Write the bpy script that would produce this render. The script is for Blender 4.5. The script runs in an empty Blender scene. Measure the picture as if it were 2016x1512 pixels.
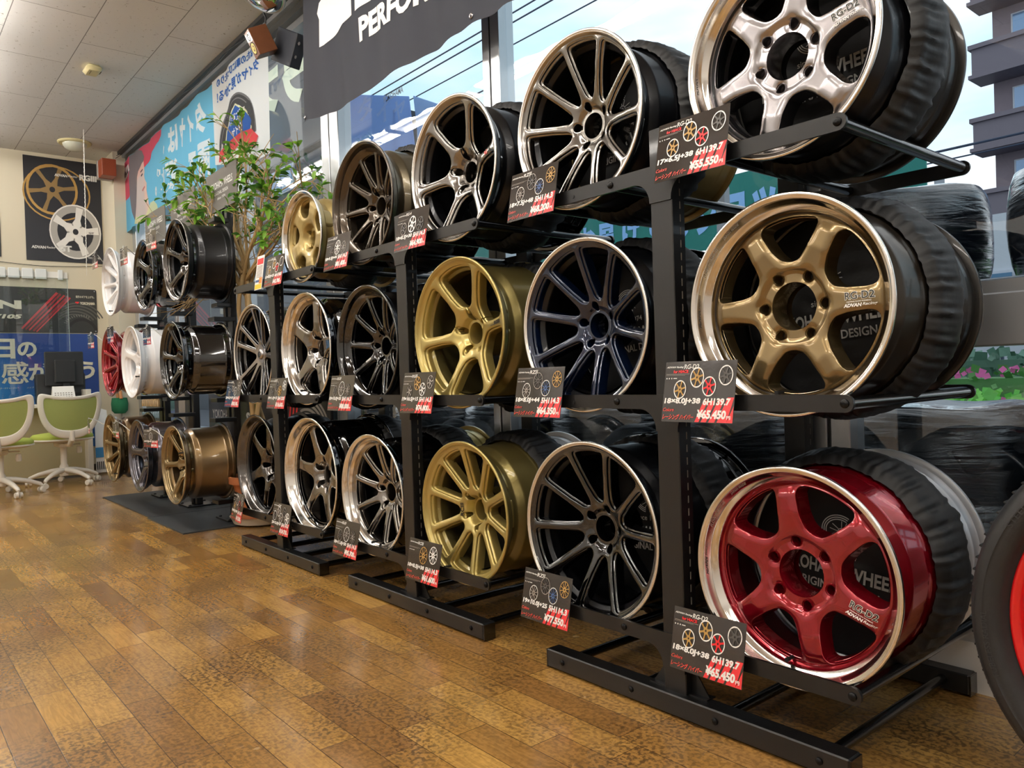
import bpy, bmesh, math, random
import numpy as np
from mathutils import Matrix, Vector
random.seed(7)
SC = bpy.context.scene
COL = SC.collection
PI = math.pi

# ------------------------------------------------------------------ camera, world, exposure
def make_camera():
    f_px, yaw, pitch, roll = 1526.1, 0.8740, -0.0126, -0.0321
    cd = bpy.data.cameras.new('camera')
    cd.sensor_width = 36.0
    cd.lens = 36.0 * f_px / 2016.0
    cd.clip_start = 0.05; cd.clip_end = 500
    cam = bpy.data.objects.new('camera', cd); COL.objects.link(cam)
    cy, sy = math.cos(yaw), math.sin(yaw)
    fwd = Vector((-sy*math.cos(pitch), cy*math.cos(pitch), math.sin(pitch)))
    right = Vector((cy, sy, 0)); up = right.cross(fwd)
    c, s = math.cos(roll), math.sin(roll)
    r2 = c*right + s*up; u2 = -s*right + c*up
    M = Matrix.Identity(4)
    for i in range(3):
        M[i][0] = r2[i]; M[i][1] = u2[i]; M[i][2] = -fwd[i]
    M.translation = Vector((0, -1.5464, 0.8726))
    cam.matrix_world = M
    SC.camera = cam
make_camera()

def make_world():
    w = bpy.data.worlds.new('sky'); SC.world = w; w.use_nodes = True
    nt = w.node_tree; nt.nodes.clear()
    tc = nt.nodes.new('ShaderNodeTexCoord')
    mp = nt.nodes.new('ShaderNodeMapping'); mp.inputs['Scale'].default_value = (1.2, 1.2, 4.0)
    nz = nt.nodes.new('ShaderNodeTexNoise'); nz.inputs['Scale'].default_value = 1.6; nz.inputs['Detail'].default_value = 5; nz.inputs['Roughness'].default_value = .5
    cr = nt.nodes.new('ShaderNodeValToRGB')
    e = cr.color_ramp.elements
    e[0].position = .32; e[0].color = (.50, .84, 1.0, 1)
    e[1].position = .49; e[1].color = (1, 1, 1, 1)
    bg = nt.nodes.new('ShaderNodeBackground'); bg.inputs['Strength'].default_value = 1.35
    out = nt.nodes.new('ShaderNodeOutputWorld')
    L = nt.links.new
    L(tc.outputs['Generated'], mp.inputs['Vector']); L(mp.outputs[0], nz.inputs['Vector'])
    L(nz.outputs['Fac'], cr.inputs[0]); L(cr.outputs[0], bg.inputs[0]); L(bg.outputs[0], out.inputs[0])
make_world()
SC.view_settings.view_transform = 'Standard'
SC.view_settings.look = 'None'
SC.view_settings.gamma = 1.0
SC.view_settings.use_curve_mapping = False
SC.view_settings.exposure = 0.0
SC.cycles.caustics_reflective = False; SC.cycles.caustics_refractive = False
SC.cycles.blur_glossy = 1.0; SC.cycles.sample_clamp_indirect = 6.0

# ------------------------------------------------------------------ materials
def s2l(c):
    return tuple((x/12.92 if x <= .04045 else ((x+.055)/1.055)**2.4) for x in c)
def hx(h):
    h = h.lstrip('#'); return s2l([int(h[i:i+2], 16)/255 for i in (0, 2, 4)])
MATS = {}
def mat(name, col, metal=0.0, rough=.5, coat=0.0, bump=0.0, bscale=40, emit=None, estr=0, spec=.5, trans=0, var=0.0, vscale=8, coat_rough=.05):
    if name in MATS: return MATS[name]
    m = bpy.data.materials.new(name); m.use_nodes = True
    nt = m.node_tree; b = nt.nodes['Principled BSDF']
    c = hx(col) if isinstance(col, str) else col
    b.inputs['Base Color'].default_value = (*c, 1)
    b.inputs['Metallic'].default_value = metal; b.inputs['Roughness'].default_value = rough
    b.inputs['Coat Weight'].default_value = coat; b.inputs['Coat Roughness'].default_value = coat_rough
    b.inputs['Specular IOR Level'].default_value = spec
    L = nt.links.new
    if emit is not None:
        b.inputs['Emission Color'].default_value = (*(hx(emit) if isinstance(emit, str) else emit), 1)
        b.inputs['Emission Strength'].default_value = estr
    if bump or var:
        tc = nt.nodes.new('ShaderNodeTexCoord')
    if bump:
        n = nt.nodes.new('ShaderNodeTexNoise'); n.inputs['Scale'].default_value = bscale; n.inputs['Detail'].default_value = 4
        bp = nt.nodes.new('ShaderNodeBump'); bp.inputs['Strength'].default_value = bump; bp.inputs['Distance'].default_value = .01
        L(tc.outputs['Object'], n.inputs['Vector']); L(n.outputs['Fac'], bp.inputs['Height']); L(bp.outputs[0], b.inputs['Normal'])
    if var:
        n2 = nt.nodes.new('ShaderNodeTexNoise'); n2.inputs['Scale'].default_value = vscale; n2.inputs['Detail'].default_value = 5
        mx = nt.nodes.new('ShaderNodeMix'); mx.data_type = 'RGBA'
        mx.inputs[6].default_value = (*[x*(1-var) for x in c], 1); mx.inputs[7].default_value = (*[min(1, x*(1+var)) for x in c], 1)
        L(tc.outputs['Object'], n2.inputs['Vector']); L(n2.outputs['Fac'], mx.inputs[0]); L(mx.outputs[2], b.inputs['Base Color'])
    if trans:
        tr = nt.nodes.new('ShaderNodeBsdfTranslucent'); tr.inputs[0].default_value = (*c, 1)
        ms = nt.nodes.new('ShaderNodeMixShader'); ms.inputs[0].default_value = trans
        out = nt.nodes['Material Output']
        L(b.outputs[0], ms.inputs[1]); L(tr.outputs[0], ms.inputs[2]); L(ms.outputs[0], out.inputs[0])
    MATS[name] = m
    return m

def mat_floor():
    m = bpy.data.materials.new('floor_planks'); m.use_nodes = True
    nt = m.node_tree; N = nt.nodes; L = nt.links.new; b = N['Principled BSDF']
    def math_(op, a, c=None, v=None):
        n = N.new('ShaderNodeMath'); n.operation = op
        if isinstance(a, (int, float)): n.inputs[0].default_value = a
        else: L(a, n.inputs[0])
        if c is not None:
            if isinstance(c, (int, float)): n.inputs[1].default_value = c
            else: L(c, n.inputs[1])
        return n.outputs[0]
    tc = N.new('ShaderNodeTexCoord'); sx = N.new('ShaderNodeSeparateXYZ'); L(tc.outputs['Object'], sx.inputs[0])
    X, Y = sx.outputs[0], sx.outputs[1]
    W = .0925
    yy = math_('DIVIDE', math_('ADD', Y, .747), W)
    row = math_('FLOOR', yy); fy = math_('FRACT', yy)
    wn = N.new('ShaderNodeTexWhiteNoise'); wn.noise_dimensions = '1D'; L(row, wn.inputs['W'])
    off = math_('MULTIPLY', wn.outputs['Value'], 3.0)
    xx = math_('ADD', math_('DIVIDE', X, .455), off)
    colm = math_('FLOOR', xx); fx = math_('FRACT', xx)
    cv = N.new('ShaderNodeCombineXYZ'); L(row, cv.inputs[0]); L(colm, cv.inputs[1])
    w2 = N.new('ShaderNodeTexWhiteNoise'); w2.noise_dimensions = '2D'; L(cv.outputs[0], w2.inputs['Vector'])
    # seam mask
    ey = math_('MINIMUM', fy, math_('SUBTRACT', 1.0, fy)); ex = math_('MULTIPLY', math_('MINIMUM', fx, math_('SUBTRACT', 1.0, fx)), .455/W)
    e = math_('MINIMUM', ex, ey)
    seam = N.new('ShaderNodeMapRange'); seam.inputs[1].default_value = .004; seam.inputs[2].default_value = .016; L(e, seam.inputs[0])
    # grain
    mp = N.new('ShaderNodeMapping'); mp.inputs['Scale'].default_value = (5, 42, 1); 
    av = N.new('ShaderNodeVectorMath'); av.operation = 'ADD'; L(tc.outputs['Object'], av.inputs[0]); L(w2.outputs['Color'], av.inputs[1]); L(av.outputs[0], mp.inputs[0])
    g = N.new('ShaderNodeTexNoise'); g.inputs['Scale'].default_value = 2.2; g.inputs['Detail'].default_value = 6; g.inputs['Distortion'].default_value = 1.2; L(mp.outputs[0], g.inputs['Vector'])
    # speckle: worn varnish patches
    s1 = N.new('ShaderNodeTexNoise'); s1.inputs['Scale'].default_value = 85; s1.inputs['Detail'].default_value = 3; L(tc.outputs['Object'], s1.inputs['Vector'])
    s2 = N.new('ShaderNodeTexNoise'); s2.inputs['Scale'].default_value = 2.0; s2.inputs['Detail'].default_value = 4; L(tc.outputs['Object'], s2.inputs['Vector'])
    cr = N.new('ShaderNodeValToRGB'); el = cr.color_ramp.elements
    el[0].position = 0; el[0].color = (*hx('9c713c'), 1); el[1].position = 1; el[1].color = (*hx('cd9e54'), 1)
    k = el.new(.5); k.color = (*hx('b58745'), 1)
    L(w2.outputs['Value'], cr.inputs[0])
    def mix(fac, a, c, mode='MIX'):
        n = N.new('ShaderNodeMix'); n.data_type = 'RGBA'; n.blend_type = mode
        if isinstance(fac, (int, float)): n.inputs[0].default_value = fac
        else: L(fac, n.inputs[0])
        for i, q in ((6, a), (7, c)):
            if isinstance(q, tuple): n.inputs[i].default_value = q
            else: L(q, n.inputs[i])
        return n.outputs[2]
    r1 = N.new('ShaderNodeMapRange'); r1.inputs[1].default_value = .40; r1.inputs[2].default_value = .62; L(g.outputs['Fac'], r1.inputs[0])
    c1 = mix(math_('MULTIPLY', r1.outputs[0], .30), cr.outputs[0], (*hx('4d2f14'), 1))
    r2 = N.new('ShaderNodeMapRange'); r2.inputs[1].default_value = .47; r2.inputs[2].default_value = .57; L(s1.outputs['Fac'], r2.inputs[0])
    r3 = N.new('ShaderNodeMapRange'); r3.inputs[1].default_value = .36; r3.inputs[2].default_value = .62; L(s2.outputs['Fac'], r3.inputs[0])
    c2 = mix(math_('MULTIPLY', math_('MULTIPLY', r2.outputs[0], r3.outputs[0]), .80), c1, (*hx('3c2a1c'), 1))
    c2b = mix(math_('MULTIPLY', r3.outputs[0], .22), c2, (*hx('4a3826'), 1))
    c3 = mix(seam.outputs[0], (*hx('382009'), 1), c2b)
    L(c3, b.inputs['Base Color'])
    ro = N.new('ShaderNodeMapRange'); ro.inputs[3].default_value = .20; ro.inputs[4].default_value = .34; L(s2.outputs['Fac'], ro.inputs[0]); L(ro.outputs[0], b.inputs['Roughness'])
    b.inputs['Coat Weight'].default_value = .45; b.inputs['Coat Roughness'].default_value = .13
    s3 = N.new('ShaderNodeTexNoise'); s3.inputs['Scale'].default_value = 3.5; s3.inputs['Detail'].default_value = 1; L(tc.outputs['Object'], s3.inputs['Vector'])
    bp = N.new('ShaderNodeBump'); bp.inputs['Strength'].default_value = .5; bp.inputs['Distance'].default_value = .0012
    hsum = math_('ADD', math_('MULTIPLY', seam.outputs[0], .18), math_('MULTIPLY', s3.outputs['Fac'], 4.0))
    L(hsum, bp.inputs['Height']); L(bp.outputs[0], b.inputs['Normal']); L(bp.outputs[0], b.inputs['Coat Normal'])
    return m

def mat_ceiling():
    m = bpy.data.materials.new('ceiling_tiles'); m.use_nodes = True
    nt = m.node_tree; N = nt.nodes; L = nt.links.new; b = N['Principled BSDF']
    tc = N.new('ShaderNodeTexCoord')
    mp = N.new('ShaderNodeMapping'); mp.inputs['Location'].default_value = (.18, .296, 0)
    L(tc.outputs['Object'], mp.inputs[0])
    br = N.new('ShaderNodeTexBrick'); br.inputs['Scale'].default_value = 1; br.inputs['Brick Width'].default_value = .91; br.inputs['Row Height'].default_value = .4545
    br.inputs['Mortar Size'].default_value = .0028; br.inputs['Mortar Smooth'].default_value = .1
    br.inputs['Color1'].default_value = (*hx('d6d5d3'), 1); br.inputs['Color2'].default_value = (*hx('d0cfcd'), 1); br.inputs['Mortar'].default_value = (*hx('7c7a78'), 1)
    L(mp.outputs[0], br.inputs['Vector'])
    vo = N.new('ShaderNodeTexNoise'); vo.inputs['Scale'].default_value = 30; vo.inputs['Detail'].default_value = 5; vo.inputs['Roughness'].default_value = .75; L(tc.outputs['Object'], vo.inputs['Vector'])
    r = N.new('ShaderNodeMapRange'); r.inputs[1].default_value = .615; r.inputs[2].default_value = .65; L(vo.outputs['Fac'], r.inputs[0])
    mx = N.new('ShaderNodeMix'); mx.data_type = 'RGBA'; L(r.outputs[0], mx.inputs[0]); L(br.outputs['Color'], mx.inputs[6]); mx.inputs[7].default_value = (*hx('8e897d'), 1)
    L(mx.outputs[2], b.inputs['Base Color']); b.inputs['Roughness'].default_value = .9
    bp = N.new('ShaderNodeBump'); bp.inputs['Strength'].default_value = .4; bp.inputs['Distance'].default_value = .003; bp.invert = True
    L(r.outputs[0], bp.inputs['Height']); L(bp.outputs[0], b.inputs['Normal'])
    return m

def mat_glass(name='window_glass', tint=(.93, .97, 1.0)):
    if name in MATS: return MATS[name]
    m = bpy.data.materials.new(name); m.use_nodes = True
    nt = m.node_tree; N = nt.nodes; N.clear(); L = nt.links.new
    out = N.new('ShaderNodeOutputMaterial'); tr = N.new('ShaderNodeBsdfTransparent'); tr.inputs[0].default_value = (*tint, 1)
    gl = N.new('ShaderNodeBsdfGlossy'); gl.inputs['Roughness'].default_value = .0; gl.inputs[0].default_value = (1, 1, 1, 1)
    lw = N.new('ShaderNodeLayerWeight'); lw.inputs['Blend'].default_value = .5
    pw = N.new('ShaderNodeMath'); pw.operation = 'POWER'; pw.inputs[1].default_value = 4.0; L(lw.outputs['Facing'], pw.inputs[0])
    mu = N.new('ShaderNodeMath'); mu.operation = 'MULTIPLY_ADD'; mu.inputs[1].default_value = .9; mu.inputs[2].default_value = .045; mu.use_clamp = True
    ms = N.new('ShaderNodeMixShader')
    L(pw.outputs[0], mu.inputs[0]); L(mu.outputs[0], ms.inputs[0]); L(tr.outputs[0], ms.inputs[1]); L(gl.outputs[0], ms.inputs[2]); L(ms.outputs[0], out.inputs[0])
    MATS[name] = m
    return m

M_STEEL = mat('rack_black_steel', '0b0b0c', metal=.1, rough=.40, coat=.22, bump=.03, bscale=160)
M_ROD = mat('rod_black_gloss', '0a0a0b', metal=.2, rough=.22, coat=.6)
M_BOLT = mat('bolt_black', '1b1b1c', metal=.8, rough=.3)
M_CLOTH = mat('black_cloth', '0d0d0f', rough=.6, bump=.35, bscale=14)
M_PRINTW = mat('print_white', 'd8d8d4', rough=.6)
M_POL = mat('polished_aluminium', 'e6e2dc', metal=1, rough=.13)
M_MACH = mat('machined_ring', 'e9e4dc', metal=.9, rough=.25)
M_HYPER = mat('hyper_silver_dark', '8f8b86', metal=1, rough=.17, coat=.5)
M_HYPD = mat('dark_chrome', '5c5855', metal=1, rough=.16, coat=.5)
M_SMACH = mat('machined_silver_face', 'aaa6a8', metal=1, rough=.24, coat=.4)
M_BRONZE = mat('bronze_metallic', '84704c', metal=.85, rough=.26, coat=.7)
M_DBRONZE = mat('dark_bronze', '4b4238', metal=.85, rough=.24, coat=.6)
M_GOLD = mat('racing_gold', 'b3a05e', metal=.72, rough=.32, coat=.6)
M_GOLD2 = mat('pale_gold', 'a8935c', metal=.6, rough=.36, coat=.3)
M_NAVY = mat('titanium_navy', '0d1a33', metal=.55, rough=.16, coat=1)
M_GBLACK = mat('gloss_black_paint', '040405', metal=.0, rough=.08, coat=1)
M_SBLACK = mat('satin_black_barrel', '0c0d11', metal=.5, rough=.34, coat=.2)
M_DGRAPH = mat('dark_graphite', '33312f', metal=.85, rough=.3, coat=.3)
M_RED = mat('candy_red', '8e0c1d', metal=.62, rough=.2, coat=1)
M_RED2 = mat('bright_red_paint', 'd20a14', metal=.15, rough=.3, coat=.8)
M_WHITEP = mat('white_wheel_paint', 'e9e9ea', rough=.3, coat=.7)
M_SILV = mat('silver_paint', 'b9bcc1', metal=.7, rough=.32, coat=.3)
M_GUN = mat('gunmetal', '5d5b62', metal=.9, rough=.22, coat=.5)
M_HOLE = mat('lug_dark', '050505', rough=.6)
M_RUB = mat('tyre_rubber', '17181a', rough=.55, bump=.12, bscale=60)
M_WHITE = mat('print_pure_white', 'f2f0ec', rough=.5)
M_REDP = mat('print_red', 'e0262c', rough=.4)
M_CARD = mat('card_dark', '2b2624', rough=.16, coat=.8, coat_rough=.08, bump=.05, bscale=26)
M_INK = mat('print_black', '0b0b0c', rough=.5)

# ------------------------------------------------------------------ mesh helpers
class MB:
    def __init__(s): s.v = []; s.f = []; s.m = []
    def add(s, vs, fs, mi=0):
        o = len(s.v); s.v += [tuple(p) for p in vs]
        for f in fs: s.f.append(tuple(i+o for i in f)); s.m.append(mi)
        return s
    def box(s, x0, x1, y0, y1, z0, z1, mi=0, M=None):
        vs = [(x, y, z) for x in (x0, x1) for y in (y0, y1) for z in (z0, z1)]
        if M is not None: vs = [tuple(M @ Vector(p)) for p in vs]
        return s.add(vs, [(0, 1, 3, 2), (4, 6, 7, 5), (0, 4, 5, 1), (2, 3, 7, 6), (0, 2, 6, 4), (1, 5, 7, 3)], mi)
    def bevbox(s, x0, x1, y0, y1, z0, z1, b, mi=0, M=None):
        # chamfered box
        vs = []; 
        for sx in (0, 1):
            for sy in (0, 1):
                for sz in (0, 1):
                    X = (x0, x1)[sx]; Y = (y0, y1)[sy]; Z = (z0, z1)[sz]
                    dx = b*(1-2*sx); dy = b*(1-2*sy); dz = b*(1-2*sz)
                    vs += [(X, Y+dy, Z+dz), (X+dx, Y, Z+dz), (X+dx, Y+dy, Z)]
        if M is not None: vs = [tuple(M @ Vector(p)) for p in vs]
        def I(a, b_, c, k): return ((a*4+b_*2+c)*3+k)
        fs = []
        for a in (0, 1):
            fs.append((I(a,0,0,0), I(a,1,0,0), I(a,1,1,0), I(a,0,1,0)))
            fs.append((I(0,a,0,1), I(1,a,0,1), I(1,a,1,1), I(0,a,1,1)))
            fs.append((I(0,0,a,2), I(1,0,a,2), I(1,1,a,2), I(0,1,a,2)))
        for a in (0, 1):
            for c in (0, 1):
                fs.append((I(0,a,c,1), I(1,a,c,1), I(1,a,c,2), I(0,a,c,2)))
                fs.append((I(a,0,c,0), I(a,1,c,0), I(a,1,c,2), I(a,0,c,2)))
                fs.append((I(a,c,0,0), I(a,c,1,0), I(a,c,1,1), I(a,c,0,1)))
                for d in (0, 1): fs.append((I(a,c,d,0), I(a,c,d,1), I(a,c,d,2)))
        fs = [tuple(f) for f in fs]
        return s.add(vs, fs, mi)
    def cyl(s, p0, p1, r0, r1=None, n=16, mi=0, caps=True):
        r1 = r0 if r1 is None else r1
        p0 = Vector(p0); p1 = Vector(p1); d = (p1-p0).normalized()
        a = d.orthogonal().normalized(); b = d.cross(a)
        vs = []
        for p, r in ((p0, r0), (p1, r1)):
            for i in range(n):
                t = 2*PI*i/n; vs.append(p + r*(math.cos(t)*a + math.sin(t)*b))
        fs = [(i, (i+1) % n, n+(i+1) % n, n+i) for i in range(n)]
        if caps: fs += [tuple(range(n-1, -1, -1)), tuple(range(n, 2*n))]
        return s.add(vs, fs, mi)
    def tube(s, pts, rad, n=8, mi=0):
        pts = [Vector(p) for p in pts]; k = len(pts)
        if not hasattr(rad, '__len__'): rad = [rad]*k
        vs = []; a = None
        for i, p in enumerate(pts):
            d = (pts[min(i+1, k-1)] - pts[max(i-1, 0)]).normalized()
            a = (d.orthogonal() if a is None else (a - d*a.dot(d))).normalized(); b = d.cross(a)
            for j in range(n):
                t = 2*PI*j/n; vs.append(p + rad[i]*(math.cos(t)*a + math.sin(t)*b))
        fs = [(i*n+j, i*n+(j+1) % n, (i+1)*n+(j+1) % n, (i+1)*n+j) for i in range(k-1) for j in range(n)]
        fs += [tuple(range(n-1, -1, -1)), tuple(range((k-1)*n, k*n))]
        return s.add(vs, fs, mi)
    def lathe(s, prof, n=72, mi=0, axis='Y', cx=0, cz=0, closed=False, mis=None):
        # prof: (r, t) with t along the axis
        k = len(prof); vs = []
        for r, t in prof:
            for j in range(n):
                a = 2*PI*j/n
                if axis == 'Y': vs.append((cx+r*math.cos(a), t, cz+r*math.sin(a)))
                else: vs.append((cx+r*math.cos(a), cz+r*math.sin(a), t))
        o = len(s.v); s.v += vs
        for i in range(k if closed else k-1):
            i2 = (i+1) % k
            for j in range(n):
                s.f.append((o+i*n+j, o+i*n+(j+1) % n, o+i2*n+(j+1) % n, o+i2*n+j)); s.m.append(mis[i] if mis else mi)
        return s
    def prism(s, poly, t0, t1, plane='XZ', mi=0):
        # poly in (x,z) extruded along y (plane XZ), or (y,z) along x (YZ), or (x,y) along z (XY)
        n = len(poly)
        def P(a, b, t):
            return (a, t, b) if plane == 'XZ' else ((t, a, b) if plane == 'YZ' else (a, b, t))
        vs = [P(a, b, t0) for a, b in poly] + [P(a, b, t1) for a, b in poly]
        fs = [tuple(range(n-1, -1, -1)), tuple(range(n, 2*n))] + [(i, (i+1) % n, n+(i+1) % n, n+i) for i in range(n)]
        return s.add(vs, fs, mi)
    def flat(s, poly, y, mi=0, plane='XZ'):
        n = len(poly)
        vs = [(a, y, b) if plane == 'XZ' else ((y, a, b) if plane == 'YZ' else (a, b, y)) for a, b in poly]
        return s.add(vs, [tuple(range(n))], mi)
    def mesh(s, name, mats, smooth=40, fixn=True):
        me = bpy.data.meshes.new(name); me.from_pydata(s.v, [], s.f)
        for m in (mats if isinstance(mats, (list, tuple)) else [mats]): me.materials.append(m)
        me.polygons.foreach_set('material_index', s.m)
        if fixn:
            bm = bmesh.new(); bm.from_mesh(me); bmesh.ops.recalc_face_normals(bm, faces=bm.faces); bm.to_mesh(me); bm.free()
        if smooth:
            me.polygons.foreach_set('use_smooth', [True]*len(me.polygons)); me.set_sharp_from_angle(angle=math.radians(smooth))
        me.update(); return me
    def obj(s, name, mats, parent=None, loc=(0, 0, 0), smooth=40, fixn=True):
        return link(name, s.mesh(name, mats, smooth, fixn), parent, loc)

def link(name, me, parent=None, loc=(0, 0, 0), rot=None, scale=None):
    o = bpy.data.objects.new(name, me); COL.objects.link(o)
    if parent is not None: o.parent = parent
    o.location = loc
    if rot is not None: o.rotation_euler = rot
    if scale is not None: o.scale = scale
    return o
def tag(o, label, cat, group=None, kind=None):
    o['label'] = label; o['category'] = cat
    if group: o['group'] = group
    if kind: o['kind'] = kind
    return o
def thing(name, label, cat, loc=(0, 0, 0), rz=0, group=None):
    o = bpy.data.objects.new(name, None); COL.objects.link(o); o.empty_display_size = .05
    o.location = loc; o.rotation_euler = (0, 0, rz)
    return tag(o, label, cat, group)
def structure(name, mb, mats, smooth=0, parent=None):
    o = mb.obj(name, mats, parent, smooth=smooth)
    if parent is None: o['kind'] = 'structure'
    return o
def copy_tree(o, parent=None):
    c = o.copy(); COL.objects.link(c)
    if parent is not None: c.parent = parent
    for ch in [q for q in o.children]: copy_tree(ch, c)
    return c

# ------------------------------------------------------------------ lettering
_tcache = {}; _text_ext = {}
def text_geo(body, bold=.0, shear=0.0, ref=None):
    """verts (x,y) and faces of flat lettering, normalised so that cap height = 1; returns (verts, faces, width)"""
    key = (body, bold, shear, ref)
    if key in _tcache: return _tcache[key]
    cu = bpy.data.curves.new('lettering', 'FONT'); cu.body = body; cu.size = 1.0; cu.offset = bold; cu.shear = shear; cu.resolution_u = 3
    o = bpy.data.objects.new('lettering', cu); COL.objects.link(o)
    me = o.to_mesh()
    v = np.array([(p.co.x, p.co.y) for p in me.vertices]); f = [tuple(p.vertices) for p in me.polygons]
    o.to_mesh_clear(); bpy.data.objects.remove(o); bpy.data.curves.remove(cu)
    if len(v) == 0: v = np.zeros((3, 2)); f = [(0, 1, 2)]
    lo = v.min(axis=0); hi = v.max(axis=0)
    if ref is not None:
        text_geo(body, ref, shear); lo, hi = _text_ext[(body, ref, shear)]
    _text_ext[(body, bold, shear)] = (lo, hi)
    v = v-lo; w, h = np.maximum(hi-lo, 1e-6)
    v = v/np.array([w, h])
    _tcache[key] = (v, f, w/h)
    return _tcache[key]
def put_text(mb, body, x0, z0, w, h, mi=0, bold=.02, shear=0.0, mirror=False, fn=None, y=0.0, cut=0, ref=None):
    """lettering filling the box x0..x0+w, z0..z0+h on the plane y; fn maps (x,z)->(x,y,z)"""
    v, f, _ = text_geo(body, bold, shear, ref)
    if cut:
        bm = bmesh.new(); vv = [bm.verts.new((a*w, 0, b*h)) for a, b in v]
        for q in f:
            try: bm.faces.new([vv[i] for i in q])
            except ValueError: pass
        k = int(w/cut)+1
        for i in range(1, k):
            bmesh.ops.bisect_plane(bm, geom=bm.verts[:]+bm.edges[:]+bm.faces[:], plane_co=(i*w/k, 0, 0), plane_no=(1, 0, 0))
        bm.verts.index_update()
        pts = [(p.co.x/w, p.co.z/h) for p in bm.verts]; f = [tuple(p.index for p in q.verts) for q in bm.faces]; bm.free()
        v = np.array(pts)
    out = []
    for a, b in v:
        X = x0 + (1-a if mirror else a)*w; Z = z0 + b*h
        out.append(fn(X, Z) if fn else (X, y, Z))
    mb.add(out, f, mi)

# ------------------------------------------------------------------ wheels
# wheel frame: x right, z up, y backwards; the front flange lies in y = 0, centre on the origin.
def smin(a, b, k):
    h = np.maximum(k-np.abs(a-b), 0)/k
    return np.minimum(a, b) - h*h*k*.25
def face_sdf(D, x, z):
    r = np.hypot(x, z); d = r-D['hub']
    dr = D['Ro']-r
    ks = D['k']
    for ang, vi, vo in D['sp']:
        a = math.radians(ang); u = x*math.cos(a)+z*math.sin(a); v = -x*math.sin(a)+z*math.cos(a)
        t = np.clip((u-D['hub'])/(D['Ro']-D['hub']), 0, 1)
        v = v-(vi+(vo-vi)*t)
        hw = np.interp(u, D['w'][0], D['w'][1])
        ds = np.where(u > 0, np.abs(v)-hw, 1.0)
        d = smin(d, ds, ks)
    d = smin(d, dr, D.get('ko', ks))
    for i in range(D['lugs']):
        a = math.radians(D.get('lug0', 90)) + 2*PI*i/D['lugs']
        if D.get('slot'):   # lug pocket open outwards
            u = x*math.cos(a)+z*math.sin(a); v = -x*math.sin(a)+z*math.cos(a)
            uu = np.clip(u, D['pcd'], D['pcd']+D['slot']); dl = D['lugr']-np.hypot(u-uu, v)
        else:
            dl = D['lugr']-np.hypot(x-D['pcd']*math.cos(a), z-D['pcd']*math.sin(a))
        d = np.maximum(d, dl)
    for (a, r0, r1, hwid) in D.get('cuts', []):
        a = math.radians(a); u = x*math.cos(a)+z*math.sin(a); v = -x*math.sin(a)+z*math.cos(a)
        uu = np.clip(u, r0, r1); d = np.maximum(d, hwid-np.hypot(u-uu, v))
    return d
_faces = {}
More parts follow.
